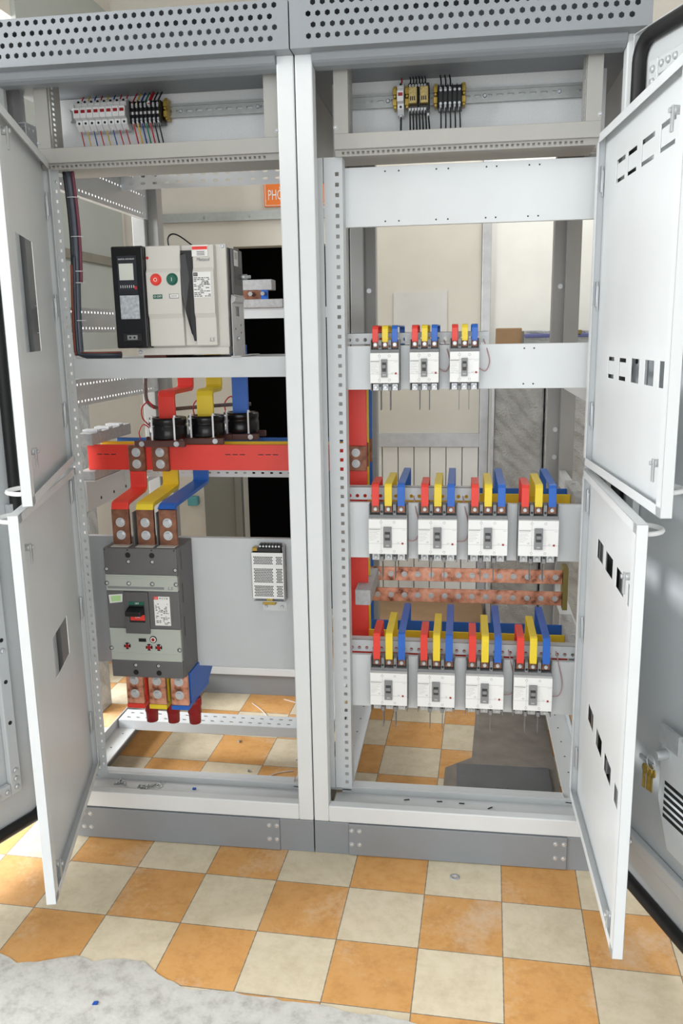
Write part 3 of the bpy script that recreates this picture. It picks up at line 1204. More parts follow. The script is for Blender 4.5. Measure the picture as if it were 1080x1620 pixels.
small = make_breaker(.076, .132, .06)
big = make_breaker(.105, .160, .06)
strip_y = .15
row_top = [(.2005, 1.303), (.3035, 1.3035), (.4065, 1.304)]
row_mid = [(.2065, .838), (.3405, .8385), (.474, .8395), (.606, .840)]
row_low = [(.2065, .395), (.3395, .396), (.4735, .397), (.6045, .398)]
ordn = ['leftmost', 'second from left', 'third from left', 'rightmost']
ord3 = ['leftmost', 'middle', 'rightmost']
pc = (('red', red), ('yellow', yellow), ('blue', blue))
used = {}


def place_breaker(src, x, z, label, group):
    if src.name not in used:
        used[src.name] = True
        o = src
    else:
        o = copy_tree(src)
    o.location = (x, strip_y, z)
    o['label'] = label
    o['group'] = group
    return o


def jumper(colname, m, path, w, label, group, joint=True):
    o = B(m, copper_d)
    o.strap(path, w, .004)
    t = o.done('busbar_jumper', None, .0008, 2)
    return tag(t, label, 'busbar', group)


rows = ((small, row_top, ord3, 'top', 1.470, .0155, .132), (big, row_mid, ordn, 'middle', 1.052, .020, .160), (big, row_low, ordn, 'bottom', .625, .020, .160))
bus_y = (.235, .31, .40)
for src, row, od, rn, ztop, bw, hh in rows:
    for i, (x, z) in enumerate(row):
        place_breaker(src, x, z, 'white three-pole breaker with red, yellow and blue bars, %s in the %s row' % (od[i], rn), 'breakers in the %s row' % rn)
        pw = (.076 if src is small else .105) / 3
        for j, (cn, cm) in enumerate(pc):
            xx = x + (j - 1) * pw
            yf = strip_y - .030
            zt = ztop
            yb = bus_y[j]
            zb = {'top': 1.415, 'middle': .985, 'bottom': .56}[rn] - (.022 if j == 0 else 0)
            path = [(xx, yf - .005, z + hh - .006), (xx, yf - .005, zt - .008), (xx, yf - .001, zt - .002), (xx, yf + .006, zt), (xx, yb - .012, zt), (xx, yb - .007, zt - .003), (xx, yb - .005, zt - .01), (xx, yb - .005, zb)]
            jumper(cn, cm, path, bw, '%s bent bar on the %s breaker of the %s row' % (cn, od[i], rn), 'branch bars of the %s breakers' % rn)

# horizontal branch buses behind the plates
for rn, zc in (('top', 1.402), ('middle', .975), ('bottom', .549)):
    for j, (cn, cm) in enumerate(pc):
        xe = .45 if rn == 'top' else .712
        b = B(cm)
        dz = -.022 if j == 0 else 0
        b.box(.125, xe, bus_y[j], bus_y[j] + .006, zc - .016 + dz, zc + .016 + dz)
        o = b.done('horizontal_busbar', None, .001, 1)
        tag(o, '%s horizontal branch busbar behind the %s row of breakers' % (cn, rn), 'busbar', 'horizontal branch busbars')
# insulators holding their right ends
for rn, zc in (('middle', .975), ('bottom', .549)):
    r = thing('busbar_support', 'grey moulded support block at the right end of the %s row busbars' % rn, 'insulator', (.735, .35, zc), 'right busbar supports')
    b = B(insul)
    b.box(.7125, .75, .205, .47, zc - .022, zc + .03)
    b.done('block', r, .003)
    many('bolt', r, (zinc,), lambda b, p: bolt(b, p, .007, .004, (0, 0, 1)), [(.731, yy, zc + .03) for yy in (.27, .40)])

# vertical main bars at the left of the right cabinet
for j, (cn, cm, x0, x1, y0) in enumerate((('red', red, .069, .130, .283), ('yellow', yellow, .069, .128, .360), ('blue', blue, .072, .128, .455))):
    b = B(cm)
    b.box(x0, x1, y0, y0 + .01, .44, 1.40)
    o = thing('vertical_busbar', '%s vertical main busbar at the left side of the right cabinet' % cn, 'busbar', (.1, y0, .44), 'vertical main busbars')
    o2 = b.done('bar', o, .001, 1)
    b = B(copper_d)
    b.box(x0 + .002, x1, y0 - .008, y0 - .0005, 1.062, 1.134)
    jo = b.done('joint_plate', o, .001, 1)
    many('bolt', jo, (zinc,), lambda b, p: bolt(b, p, .0085, .006), [((x0 + x1) / 2, y0 - .008, zz) for zz in (1.083, 1.115)])

# two bare copper bars
for z0, nm in ((.681, 'upper'), (.612, 'lower')):
    r = thing('copper_busbar', '%s bare mottled copper bar with a row of bolts below the middle breakers' % nm, 'busbar', (.41, .455, z0), 'bare copper bars')
    b = B(copper)
    b.box(.112, .716, .45, .458, z0, z0 + .044)
    cb = b.done('bar', r, .001, 1)
    src = None
    for i in range(14):
        xx = .142 + i * .0425
        if src is None:
            b = B(zinc)
            bolt(b, (xx, .45, z0 + .022), .0062, .005)
            src = b.done('bolt', r)
        else:
            rep(src, r, (i * .0425, 0, 0))
b = B(insul)
b.box(.10, .145, .21, .449, .675, .722)
tag(b.done('busbar_support', None, .003), 'grey moulded support arm at the left end of the bare copper bars', 'insulator')
b = B(olive)
b.box(.7165, .732, .44, .50, .60, .735)
tag(b.done('laminate_support', None, .002), 'olive laminate end support of the two bare copper bars', 'insulator')


# auxiliary wires looping out beside breakers
def loop(name, pts, r, m, label, cat, group=None):
    cu = []
    P = [Vector(p) for p in pts]
    P = [P[0]] + P + [P[-1]]
    for i in range(1, len(P) - 2):
        for t in range(6):
            u = t / 6
            a, b_, c_, d_ = P[i - 1], P[i], P[i + 1], P[i + 2]
            cu.append(.5 * ((2 * b_) + (c_ - a) * u + (2 * a - 5 * b_ + 4 * c_ - d_) * u * u + (3 * b_ - a - 3 * c_ + d_) * u ** 3))
    cu.append(P[-1])
    q = B(m)
    q.tube(cu, r, 6)
    return tag(q.done(name), label, cat, group)


for (xa, za, rn, od, hh) in ((.206 + .0535, .838, 'middle', 'leftmost', .16), (.3405 + .0535, .8385, 'middle', 'second', .16), (.4735 + .0535, .397, 'bottom', 'third', .16), (.6045 + .0535, .398, 'bottom', 'rightmost', .16)):
    loop('auxiliary_wire', [(xa + .013, .168, za + .172), (xa + .020, .148, za + .14), (xa + .030, .14, za + .09), (xa + .022, .13, za + .058), (xa - .001, .125, za + .055)], .0016, wire_pink, 'thin pinkish wire looping beside the %s breaker of the %s row' % (od, rn), 'wire', 'auxiliary wires')
for (xa, za, od) in ((.3035 + .039, 1.3035, 'middle'), (.4065 + .039, 1.304, 'rightmost')):
    loop('auxiliary_wire', [(xa + .010, .168, za + .128), (xa + .020, .148, za + .10), (xa + .026, .14, za + .07), (xa + .016, .13, za + .048), (xa - .001, .125, za + .055)], .0016, wire_pink, 'thin pinkish wire looping beside the %s breaker of the top row' % od, 'wire', 'auxiliary wires')

# ------------------------------------------------------------------ air circuit breaker
acb = thing('air_circuit_breaker', 'large ivory and black air circuit breaker with red and green push buttons', 'circuit breaker', (-.365, .25, 1.396))
b = B(darker, ivory)
b.box(-.500, -.212, .125, .235, 1.425, 1.680)
b.box(-.500, -.268, .235, .44, 1.425, 1.665)
b.done('case', acb, .003)
b = B(ivory)
b.box(-.43, -.216, .112, .128, 1.404, 1.688)
b.box(-.470, -.216, .105, .118, 1.404, 1.424)
b.done('front_frame', acb, .002)
b = B(ivory)
prof = [(1.428, .088), (1.500, .088), (1.512, .082), (1.618, .082), (1.628, .088), (1.686, .090)]


def cover(xa, xb):
    poly = [(xa, y, z) for z, y in prof] + [(xa, .114, 1.686), (xa, .114, 1.428)]
    b.prism(poly, (xb - xa, 0, 0))


cover(-.428, -.333)
cover(-.300, -.243)
b.box(-.333, -.300, .100, .114, 1.428, 1.686)
cv = b.done('front_cover', acb, .0025)
b = B(black)
b.prism([(-.3325, .098, 1.672), (-.3325, .086, 1.660), (-.3325, .084, 1.560), (-.325, .084, 1.52), (-.312, .088, 1.46), (-.303, .098, 1.44), (-.3005, .098, 1.50), (-.3005, .098, 1.672)], (.001, -.003, 0))
b.prism([(-.332, .0985, 1.672), (-.3005, .0985, 1.672), (-.3005, .0985, 1.44), (-.306, .0985, 1.44), (-.322, .0985, 1.52), (-.332, .0985, 1.56)], (0, -.010, 0))
b.done('charging_handle', acb, .001)
b = B(gloss)
b.box(-.516, -.429, .072, .125, 1.424, 1.686)
ct = b.done('control_unit', acb, .004)
b = B(navy)
b.box(-.500, -.447, .070, .0725, 1.562, 1.662)
rf = b.done('relay_face', ct, .0008, 1)
b = B(lcd)
b.box(-.495, -.456, .0692, .0702, 1.600, 1.642)
b.done('display', ct)
text('DIGITAL OCR RELAY', 'lettering', ct, (-.4735, .0698, 1.653), .0048, label_w)
b = B(label_w, wire_red, black)
for i in range(7):
    b.box(-.494 + i * .006, -.4925 + i * .006, .0694, .070, 1.580, 1.587)
b.box(-.455, -.449, .0694, .070, 1.576, 1.584, 1)
b.box(-.493, -.449, .0690, .070, 1.566, 1.573, 2)
b.done('key_row', ct)
b = B(clearish)
b.box(-.497, -.445, .0665, .0715, 1.500, 1.561)
b.done('clear_cover', ct, .001)
b = B(mid, black)
b.box(-.494, -.444, .0695, .0715, 1.443, 1.462, 1)
b.box(-.484, -.456, .0685, .0698, 1.446, 1.458)
b.cyl((-.476, .0685, 1.452), (-.476, .068, 1.452), .003, m=1)
b.cyl((-.464, .0685, 1.452), (-.464, .068, 1.452), .003, m=1)
b.done('counter_window', ct)
for (nm, xx, mm, tx) in (('off_button', -.400, red, 'O'), ('on_button', -.3555, green, 'I')):
    b = B(ivory, mm)
    b.cyl((xx, .084, 1.600), (xx, .0800, 1.600), .0155, n=28, m=1)
    b.cyl((xx, .0800, 1.600), (xx, .0765, 1.600), .0125, .0115, n=28, m=1)
    bt = b.done(nm, acb, .0006, 1)
    text(tx, 'symbol', bt, (xx, .0763, 1.599), .014, label_w)
b = B(green)
b.box(-.4105, -.385, .0812, .083, 1.551, 1.562)
io = b.done('status_indicator', acb)
text('O OFF', 'lettering', io, (-.3975, .0811, 1.5565), .0075, label_w)
b = B(mid, label_w)
b.box(-.3665, -.340, .0815, .083, 1.551, 1.563)
b.box(-.3635, -.341, .081, .0825, 1.553, 1.5615, 1)
io = b.done('charge_indicator', acb)
b = B(print_g)
b.box(-.361, -.344, .0806, .081, 1.556, 1.5585)
b.done('printing', io)
b = B(wire_red)
b.cyl((-.4225, .0885, 1.656), (-.4225, .0865, 1.656), .0035)
b.done('reset_pin', acb)
b = B(label_w, red, print_k)
b.box(-.3005, -.2575, .0868, .0885, 1.656, 1.684)
b.box(-.2995, -.2585, .0864, .0870, 1.673, 1.681, 1)
for i in range(3):
    b.box(-.287, -.266, .0865, .0870, 1.659 + i * .004, 1.6605 + i * .004, 2)
b.done('warning_label', acb)
text('Metasol', 'lettering', acb, (-.272, .0872, 1.648), .0125, mid, shear=.25, squash=.9)
text('LS', 'logo', acb, (-.2565, .0868, 1.443), .0145, mid, shear=.15)
b = B(label_w, print_k)
b.box(-.2985, -.251, .0808, .083, 1.552, 1.6165)
b.box(-.297, -.286, .0804, .0810, 1.606, 1.615, 1)
random.seed(3)
for i in range(12):
    xx = -.297
    while xx < -.256:
        l_ = random.uniform(.003, .010)
        if random.random() < .7:
            b.box(xx, min(xx + l_, -.2525), .0804, .0810, 1.5545 + i * .0042, 1.5563 + i * .0042, 1)
        xx += l_ + .002
np_ = b.done('nameplate', acb)
text('LS', 'logo', np_, (-.2915, .0803, 1.6105), .007, label_w)
text('CE', 'mark', np_, (-.2625, .0803, 1.588), .009, print_k)
many('screw', acb, (chrome,), lambda b, p: pan_screw(b, p, .005), [(-.224, .112, 1.682), (-.222, .112, 1.412), (-.464, .105, 1.413)])
b = B(ivory)
for i in range(22):
    b.box(-.458 + i * .0042, -.456 + i * .0042, .1045, .106, 1.406, 1.421)
b.done('vent_rib', acb)
# side
b = B(dark, black)
b.box(-.2118, -.205, .135, .235, 1.56, 1.679)
b.box(-.2118, -.2045, .15, .23, 1.585, 1.635, 1)
b.done('side_case', acb, .002)
b = B(label_w, print_g)
b.box(-.205, -.2042, .150, .188, 1.635, 1.675)
for i in range(6):
    b.box(-.2043, -.204, .153 + i * .005, .156 + i * .005, 1.652, 1.670, 1)
b.done('side_label', acb)
b = B(steel)
b.mats = (mat('zinc_cradle_steel', (206, 206, 208), .35, .25, var=.08, scale=30),)
b.plate([(.14, 0), (.14, .17), (.20, .235), (.238, .25), (.238, 0)], [], (-.208, 0, 1.398), (0, 1, 0), (0, 0, 1), .002)
b.plate([(.085, 0), (.085, .145), (.092, .16), (.18, .155), (.20, .14), (.205, 0)], [span(.12, .165, .105, .13)], (-.2005, 0, 1.398), (0, 1, 0), (0, 0, 1), .002)
b.prism([(-.200, .085, 1.535), (-.190, .082, 1.54), (-.188, .090, 1.552), (-.200, .098, 1.556)], (0, .095, 0))
b.box(-.206, -.180, .085, .30, 1.3975, 1.4)
cr = b.done('cradle_plate', acb, .0008, 1)
b = B(zinc, black)
b.cyl((-.198, .13, 1.445), (-.190, .13, 1.445), .006, n=6)
b.done('bolt', cr)
many('rivet', cr, (black,), lambda b, p: b.cyl(p, p + Vector((.0006, 0, 0)), .003), [(-.1985, .115, 1.47), (-.1985, .17, 1.48), (-.1985, .17, 1.46)])
b = B(zinc)
b.cyl((-.212, .225, 1.610), (-.180, .225, 1.610), .005, n=6)
b.cyl((-.212, .225, 1.610), (-.190, .225, 1.610), .008, n=6)
b.done('side_bolt', acb)
b = B(mat('reddish_brown_laminate', (118, 66, 54), .5), dark)
b.box(-.463, -.40, .125, .40, 1.397, 1.424)
b.box(-.40, -.268, .28, .44, 1.40, 1.424, 1)
b.done('base', acb)
# busbars dropping from the air breaker through the transformers
for (cn, cm, xx, yl, yu, zj) in (('red', red, -.458, .270, .452, 1.292), ('yellow', yellow, -.366, .350, .452, 1.290), ('blue', blue, -.284, .452, .456, 1.30)):
    b = B(cm)
    if cn == 'blue':
        path = [(xx, yu, 1.424), (xx, yl, 1.125)]
    else:
        path = [(xx, yu, 1.424), (xx, yu, zj + .014), (xx, yu - .004, zj + .004), (xx, yu - .014, zj), (xx, yl + .014, zj), (xx, yl + .004, zj - .004), (xx, yl, zj - .014), (xx, yl, 1.14)]
    b.strap(path, .050, .012)
    tag(b.done('busbar_dropper', None, .0015, 2), '%s bent busbar dropping from the air breaker into its transformer ring' % cn, 'busbar', 'busbar droppers')
# current transformers
for (nm, xx, yy, zz) in (('front', -.458, .270, 1.158), ('middle', -.366, .350, 1.156), ('rear', -.284, .452, 1.156)):
    cn = {'front': 'red', 'middle': 'yellow', 'rear': 'blue'}[nm]
    r = thing('current_transformer', 'black ring current transformer around the %s dropper bar' % cn, 'current transformer', (xx, yy, zz), 'current transformers')
    b = B(gloss)
    ro, ri = .0555, .034
    b.lathe((xx, yy, zz), [(ri, 0), (ro * .97, 0), (ro, .004), (ro, .036), (ro * .96, .038), (ro * .96, .042), (ro, .044), (ro, .056), (ro * .96, .062), (ri, .062)], 36)
    b.done('ring', r)
    for dx in (-.6, .62):
        b = B(ferrule)
        px, py = xx + dx * ro, yy - math.sqrt(1 - dx * dx) * ro
        b.strap([(px, py + .022, zz + .064), (px, py - .003, zz + .0645), (px, py - .003, zz - .012)], .005, .0015)
        b.cyl((px, py + .004, zz + .064), (px, py + .004, zz + .071), .0035, n=8)
        b.done('cable_tie', r)
    b = B(brown)
    b.box(xx - .085, xx + .068, yy + .035, yy + .048, zz - .019, zz - .001)
    b.done('holder_strip', r, .001, 1)
    b = B(brown)
    b.box(xx - .085, xx + .068, yy - .060, yy - .047, zz - .019, zz - .001)
    hp = b.done('holder_strip', r, .001, 1)
    many('bolt', hp, (zinc,), lambda b, p: bolt(b, p, .0055, .004), [(px, yy - .060, zz - .010) for px in (xx - .062, xx + .043)])
# main horizontal busbars of the left cabinet
for (cn, cm, y0, x0, x1) in (('red', red, .283, -.722, .066), ('yellow', yellow, .360, -.712, .066), ('blue', blue, .455, -.70, .069)):
    b = B(cm, print_k)
    b.box(x0, x1, y0, y0 + .01, 1.060, 1.136)
    if cn == 'red':
        for i in range(7):
            xx = x0 + .03 + i * .10
            if i in (1, 2, 3):
                continue
            for q_ in range(3):
                b.box(xx + q_ * .022, xx + .016 + q_ * .022, y0 - .0004, y0, 1.106, 1.1085, 1)
    tag(b.done('main_busbar', None, .001, 1), '%s horizontal main busbar crossing the left cabinet, %s of three' % (cn, {'red': 'front', 'yellow': 'middle', 'blue': 'rear'}[cn]), 'busbar', 'horizontal main busbars')
r = thing('busbar_clamp', 'grey moulded clamp gripping the left ends of the red, yellow and blue main busbars', 'insulator', (-.71, .38, 1.03))
b = B(insul)
b.box(-.742, -.692, .255, .56, 1.137, 1.172)
for i in range(3):
    for q_ in range(3):
        b.box(-.742, -.692, .300 + i * .085 + q_ * .012, .305 + i * .085 + q_ * .012, 1.172, 1.180)
b.done('upper_block', r, .002)
b = B(insul)
b.box(-.742, -.692, .255, .56, 1.0315, 1.059)
b.done('lower_block', r, .002)
# small red lead over the bus
loop('sensing_wire', [(-.548, .279, 1.145), (-.550, .272, 1.175), (-.535, .268, 1.198), (-.515, .262, 1.19), (-.505, .258, 1.17)], .0018, wire_red, 'short red wire arching over the front red busbar', 'wire')
for i, (xx, yy) in enumerate(((-.525, .30), (-.400, .41), (-.325, .50))):
    loop('transformer_lead', [(xx, yy, 1.19), (xx - .018, yy - .01, 1.215), (xx - .022, yy, 1.245), (xx - .004, yy + .01, 1.262), (xx + .008, yy + .02, 1.24)], .0022, wire_red, 'red lead curling beside the %s ring transformer' % ('front', 'middle', 'rear')[i], 'wire', 'transformer leads')
loop('cable_harness', [(-.55, .36, 1.36), (-.552, .35, 1.30), (-.545, .35, 1.255), (-.50, .36, 1.236), (-.42, .42, 1.236), (-.34, .50, 1.236), (-.27, .53, 1.236)], .006, mat('braided_grey_sleeve', (110, 96, 92), .6, var=.25, scale=140), 'braided wire bundle running along the tops of the ring transformers', 'cable')

# ------------------------------------------------------------------ big moulded case breaker
mc = thing('main_breaker', 'large dark grey moulded case breaker with pale bands and a black handle', 'circuit breaker', (-.5, .215, .48))
X0, X1, Z0, Z1, YF = -.607, -.387, .478, .868, .08
b = B(dark)
b.box(X0, X1, YF + .012, .2145, Z0, Z1)
b.box(X0 + .002, X1 - .002, YF, YF + .012, Z0, Z0 + .052)
b.box(X0 + .002, X1 - .002, YF + .002, YF + .012, .628, .742)
b.box(X0 + .002, X1 - .002, YF, YF + .012, .790, Z1)
b.done('case', mc, .003)
b = B(sage)
b.box(X0 + .003, X1 - .004, YF + .001, YF + .012, .742, .790)
b.box(X0 + .003, X1 - .004, YF - .0005, YF + .012, .786, .790)
for zz in (.776, .782):
    b.box(X0 + .003, X1 - .004, YF + .0004, YF + .002, zz, zz + .003)
ub = b.done('upper_band', mc, .0008, 1)
b = B(mid)
b.box(X0 + .008, X1 - .044, YF + .0004, YF + .002, .748, .755)
b.done('grey_stripe', ub)
text('LS', 'logo', ub, (X1 - .026, YF + .0006, .7515), .013, mid, shear=.2, squash=1.3)
b = B(sage)
b.box(X0 + .003, X1 - .004, YF + .001, YF + .012, .530, .628)
b.box(X0 + .003, X1 - .004, YF + .0004, YF + .002, .552, .554)
lb = b.done('lower_band', mc, .0008, 1)
b = B(mat('dark_grey_handle_frame', (88, 87, 88), .5))
b.box(X0 + .055, X0 + .128, YF - .006, YF + .004, .615, .740)
hf = b.done('handle_frame', mc, .002)
b = B(black, green, red)
b.box(X0 + .070, X0 + .116, YF - .0068, YF - .005, .650, .712)
b.box(X0 + .070, X0 + .116, YF - .0072, YF - .006, .702, .712, 1)
b.box(X0 + .073, X0 + .116, YF - .0072, YF - .006, .656, .673, 2)
hw = b.done('switch_window', mc)
text('OFF', 'lettering', hw, (X0 + .095, YF - .0073, .707), .007, label_w)
text('ON', 'lettering', hw, (X0 + .094, YF - .0073, .666), .009, label_w)
b = B(black)
b.prism([(X0 + .068, YF - .006, .674), (X0 + .068, YF - .034, .676), (X0 + .068, YF - .036, .690), (X0 + .068, YF - .006, .698)], (.046, 0, 0))
b.done('toggle_handle', mc, .002)
b = B(label_w, red, print_k)
b.box(X0 + .143, X0 + .190, YF + .0006, YF + .003, .640, .727)
b.box(X0 + .143, X0 + .156, YF + .0002, YF + .001, .718, .727, 1)
random.seed(5)
for i in range(14):
    xx = X0 + .147
    while xx < X0 + .183:
        l_ = random.uniform(.002, .008)
        if random.random() < .55:
            b.box(xx, min(xx + l_, X0 + .187), YF + .0002, YF + .001, .644 + i * .0046, .646 + i * .0046, 2)
        xx += l_ + .002
rl = b.done('rating_label', mc)
text('LS', 'logo', rl, (X0 + .1495, YF, .7225), .007, label_w)
text('M C C B', 'lettering', rl, (X0 + .172, YF, .7215), .007, print_k)
text('CE', 'mark', rl, (X0 + .177, YF, .684), .008, print_k)
text('LS', 'logo', rl, (X0 + .178, YF, .646), .007, print_k)
b = B(label_w, mat('lime_sticker_ink', (176, 216, 150), .5))
b.prism([(X0 + .010, YF + .002, .703), (X0 + .048, YF + .002, .708), (X0 + .050, YF + .002, .732), (X0 + .008, YF + .002, .728)], (0, -.0008, 0))
b.prism([(X0 + .016, YF + .0012, .708), (X0 + .044, YF + .0012, .711), (X0 + .045, YF + .0012, .728), (X0 + .014, YF + .0012, .725)], (0, -.0004, 0), 1)
b.done('green_sticker', mc)
many('screw_well', mc, (black,), lambda b, p: b.cyl(p, p + Vector((0, .0014, 0)), .008, n=18), [(px, YF - .0004, pz) for (px, pz) in ((X0 + .075, .848), (X0 + .146, .848), (X0 + .075, .494), (X0 + .145, .494))])
many('pin_hole', mc, (black,), lambda b, p: b.cyl(p, p + Vector((0, .0014, 0)), .0022, n=8), [(px, YF - .0004, .863) for px in (X0 + .006, X0 + .075, X0 + .146, X1 - .008)])


def recessed(b, p):
    b.cyl(p + Vector((0, .0014, 0)), p, .0062, n=16, m=1)
    pan_screw(b, p + Vector((.001, 0, .0005)), .0036)


many('screw', mc, (chrome, black), recessed, [(px, YF - .0004, pz) for (px, pz) in ((X0 + .075, .829), (X0 + .146, .829), (X0 + .008, .806), (X1 - .008, .806), (X0 + .006, .764), (X0 + .072, .764), (X0 + .142, .764), (X1 - .008, .764), (X0 + .005, .567), (X1 - .009, .567), (X0 + .075, .516), (X0 + .144, .516))])


def dial(b, p):
    q = Vector((0, -1, 0))
    b.cyl(p - q * .001, p + q * .001, .010, n=20)
    b.cyl(p + q * .001, p + q * .002, .0065, n=16, m=1)
    for a in range(4):
        c2 = p + Vector((math.cos(a * math.pi / 2 + .8), 0, math.sin(a * math.pi / 2 + .8))) * .008
        b.cyl(c2 + q * .001, c2 + q * .0018, .0016, n=8, m=2)


many('trip_dial', mc, (black, darkred, label_w), dial, [(px, YF, pz) for (px, pz) in ((X0 + .054, .575), (X0 + .120, .573), (X0 + .149, .573))])
b = B(black, darkred, label_w)
b.cyl((X0 + .134, YF + .001, .597), (X0 + .134, YF - .001, .597), .0105, n=20)
b.cyl((X0 + .134, YF - .001, .597), (X0 + .134, YF - .002, .597), .008, n=20, m=2)
b.cyl((X0 + .134, YF - .002, .597), (X0 + .134, YF - .003, .597), .005, n=16, m=1)
b.done('test_button', mc)
b = B(black)
b.box(X0 + .090, X0 + .112, YF - .0004, YF + .001, .589, .599)
b.done('name_plate', mc)
for xx in (-.523, -.453):     # flat phase separators rising between the upper terminals
    b = B(dark)
    b.box(xx - .0015, xx + .0015, .112, .20, .868, .965)
    b.done('phase_separator', mc)
for xx in (-.560, -.487, -.423):
    b = B(ivory)
    b.box(xx - .026, xx + .026, .092, .128, .868, .8695)
    b.done('terminal_pad', mc)
many('side_groove', mc, (black,), lambda b, p: b.box(p.x, p.x + .0006, .11, .113, p.z, p.z + .06), [(X1, .11, zz) for zz in (.80, .70, .60)])

# coloured bars from the breaker up to the main bus
for (cn, cm, xx, yb, zj) in (('red', red, -.562, .274, .990), ('yellow', yellow, -.488, .351, .986), ('blue', blue, -.422, .446, .984)):
    r = thing('busbar_riser', '%s offset busbar with bolted copper end rising from the dark main breaker' % cn, 'busbar', (xx, .12, .87), 'busbar risers')
    b = B(cm)
    yf = .122
    b.strap([(xx, yf, .972), (xx, yf, zj - .012), (xx, yf + .004, zj - .003), (xx, yf + .014, zj), (xx, yb - .014, zj + .012), (xx, yb - .004, zj + .016), (xx, yb, zj + .026), (xx, yb, 1.058)], .050, .012)
    b.done('sleeved_bar', r, .002)
    b = B(copper_d)
    b.box(xx - .0255, xx + .0255, yf - .006, yf + .006, .8696, .973)
    e1 = b.done('lower_lug', r, .001, 1)
    many('bolt', e1, (chrome,), lambda b, p: bolt(b, p, .0095, .007), [(xx, yf - .006, zz) for zz in (.898, .935)])
    if cn != 'blue':
        b = B(copper_d)
        yb2 = .274 if cn == 'red' else .274
        b.box(xx - .0255 - (.0 if cn == 'red' else 0), xx + .0255, .268, .2825, 1.058, 1.136)
        e2 = b.done('upper_lug', r, .001, 1)
        many('bolt', e2, (chrome,), lambda b, p: bolt(b, p, .0095, .007), [(xx, .268, zz) for zz in (1.080, 1.115)])
    else:
        b = B(copper_d)
        b.box(xx - .0255, xx + .0255, .440, .4545, 1.058, 1.134)
        b.done('upper_lug', r, .001, 1)
# outgoing bars below
for (cn, cm, xx) in (('red', red, -.548), ('yellow', yellow, -.479), ('blue', blue, -.411)):
    r = thing('outgoing_busbar', '%s outgoing busbar with copper lug and red cone below the dark main breaker' % cn, 'busbar', (xx, .12, .38), 'outgoing busbars')
    b = B(copper)
    b.box(xx - .026, xx + .026, .100, .112, .386, .4775)
    e1 = b.done('lug', r, .001, 1)
    many('bolt', e1, (chrome,), lambda b, p: bolt(b, p, .0095, .007), [(xx, .100, zz) for zz in (.418, .460)])
    b = B(cm)
    b.box(xx - .027, xx + .027, .098, .30, .372, .3855)
    b.prism([(xx + .020, .125, .3855), (xx + .020, .30, .3855), (xx + .020, .36, .42), (xx + .020, .36, .472), (xx + .020, .20, .4775), (xx + .020, .125, .4775)], (.007, 0, 0))
    b.done('sleeved_bar', r, .001, 1)
    b = B(darkred)
    b.lathe((xx + .014, .185, .372), [(.0005, 0), (.022, 0), (.0225, -.022), (.020, -.024), (.021, -.046), (.019, -.048), (.0175, -.080), (.0005, -.082)], 24)
    b.done('insulator_cone', r)

# ------------------------------------------------------------------ switching power supply
ps_ = thing('power_supply', 'white perforated metal power supply with black terminal strip on the mounting plate', 'power supply', (-.15, .2, .69))
X0, X1, Y0, Z0, Z1 = -.197, -.103, .172, .700, .838
hs = []
for (xa, xb) in ((.006, .064), (.072, .092)):
    for (za, zb) in ((.006, .040), (.048, .094), (.103, .130)):
        nx, nz = int((xb - xa) / .0048), int((zb - za) / .0048)
        for i in range(nx):
            for j in range(nz):
                x_ = xa + .0025 + i * .0048 + (.0024 if j % 2 else 0)
                if x_ + .002 < xb:
                    hs.append(gon(x_, za + .0025 + j * .0048, .0022, 6))
b = B(white)
b.plate(span(0, X1 - X0, 0, Z1 - Z0), hs, (X0, Y0, Z0), (1, 0, 0), (0, 0, 1), -.0008)
b.box(X0, X0 + .0008, Y0, .21, Z0, Z1)
b.done('perforated_cover', ps_)
b = B(zinc)
b.box(X1 - .001, X1, Y0 + .001, .2145, Z0 - .012, Z1 + .018)
b.box(X0, X1, .208, .2145, Z0 - .012, Z1 + .010)
b.box(X0, X1 - .001, .185, .2075, Z0 - .014, Z0 - .012)
b.done('chassis', ps_)
b = B(black)
b.box(X0 + .002, X1 - .002, .19, .207, Z0, Z1)
b.done('circuit_board', ps_)
b = B(black, zinc)
b.box(X0 + .018, X1 - .008, .178, .205, Z1, Z1 + .012)
for i in range(7):
    xx = X0 + .022 + i * .0093
    b.box(xx, xx + .007, .184, .205, Z1 + .012, Z1 + .022)
    b.cyl((xx + .0035, .183, Z1 + .017), (xx + .0035, .180, Z1 + .017), .003, n=10, m=1)
b.done('terminal_strip', ps_)
b = B(brass)
b.box(X0 + .001, X0 + .017, .18, .2, Z1 + .002, Z1 + .012)
b.box(X0 + .026, X0 + .064, .186, .2145, Z0 - .024, Z0 - .014)
b.box(X0 + .036, X0 + .056, .190, .21, Z0 - .014, Z0 - .004)
b.done('rail_clip', ps_, .001, 1)
b = B(zinc)
b.box(X0 + .02, X1 - .002, .2135, .2148, Z0 - .05, Z0 - .02)
fp_ = b.done('fixing_plate', ps_)
many('screw', fp_, (zinc,), lambda b, p: pan_screw(b, p, .0045), [(X0 + .030, .2135, Z0 - .037), (X0 + .078, .2135, Z0 - .037)])

# ------------------------------------------------------------------ rail devices, left cabinet
FZ = zrL - .030
pal = [wire_red, wire_yel, wire_blu, wire_red, wire_yel, wire_blu, wire_red, wire_red]
pname = ['red', 'yellow', 'blue', 'red', 'yellow', 'blue', 'red', 'red']
fpos = ['first from the left', 'second from the left', 'third from the left', 'fourth from the left', 'fifth from the left', 'sixth from the left', 'seventh from the left', 'last at the right end']


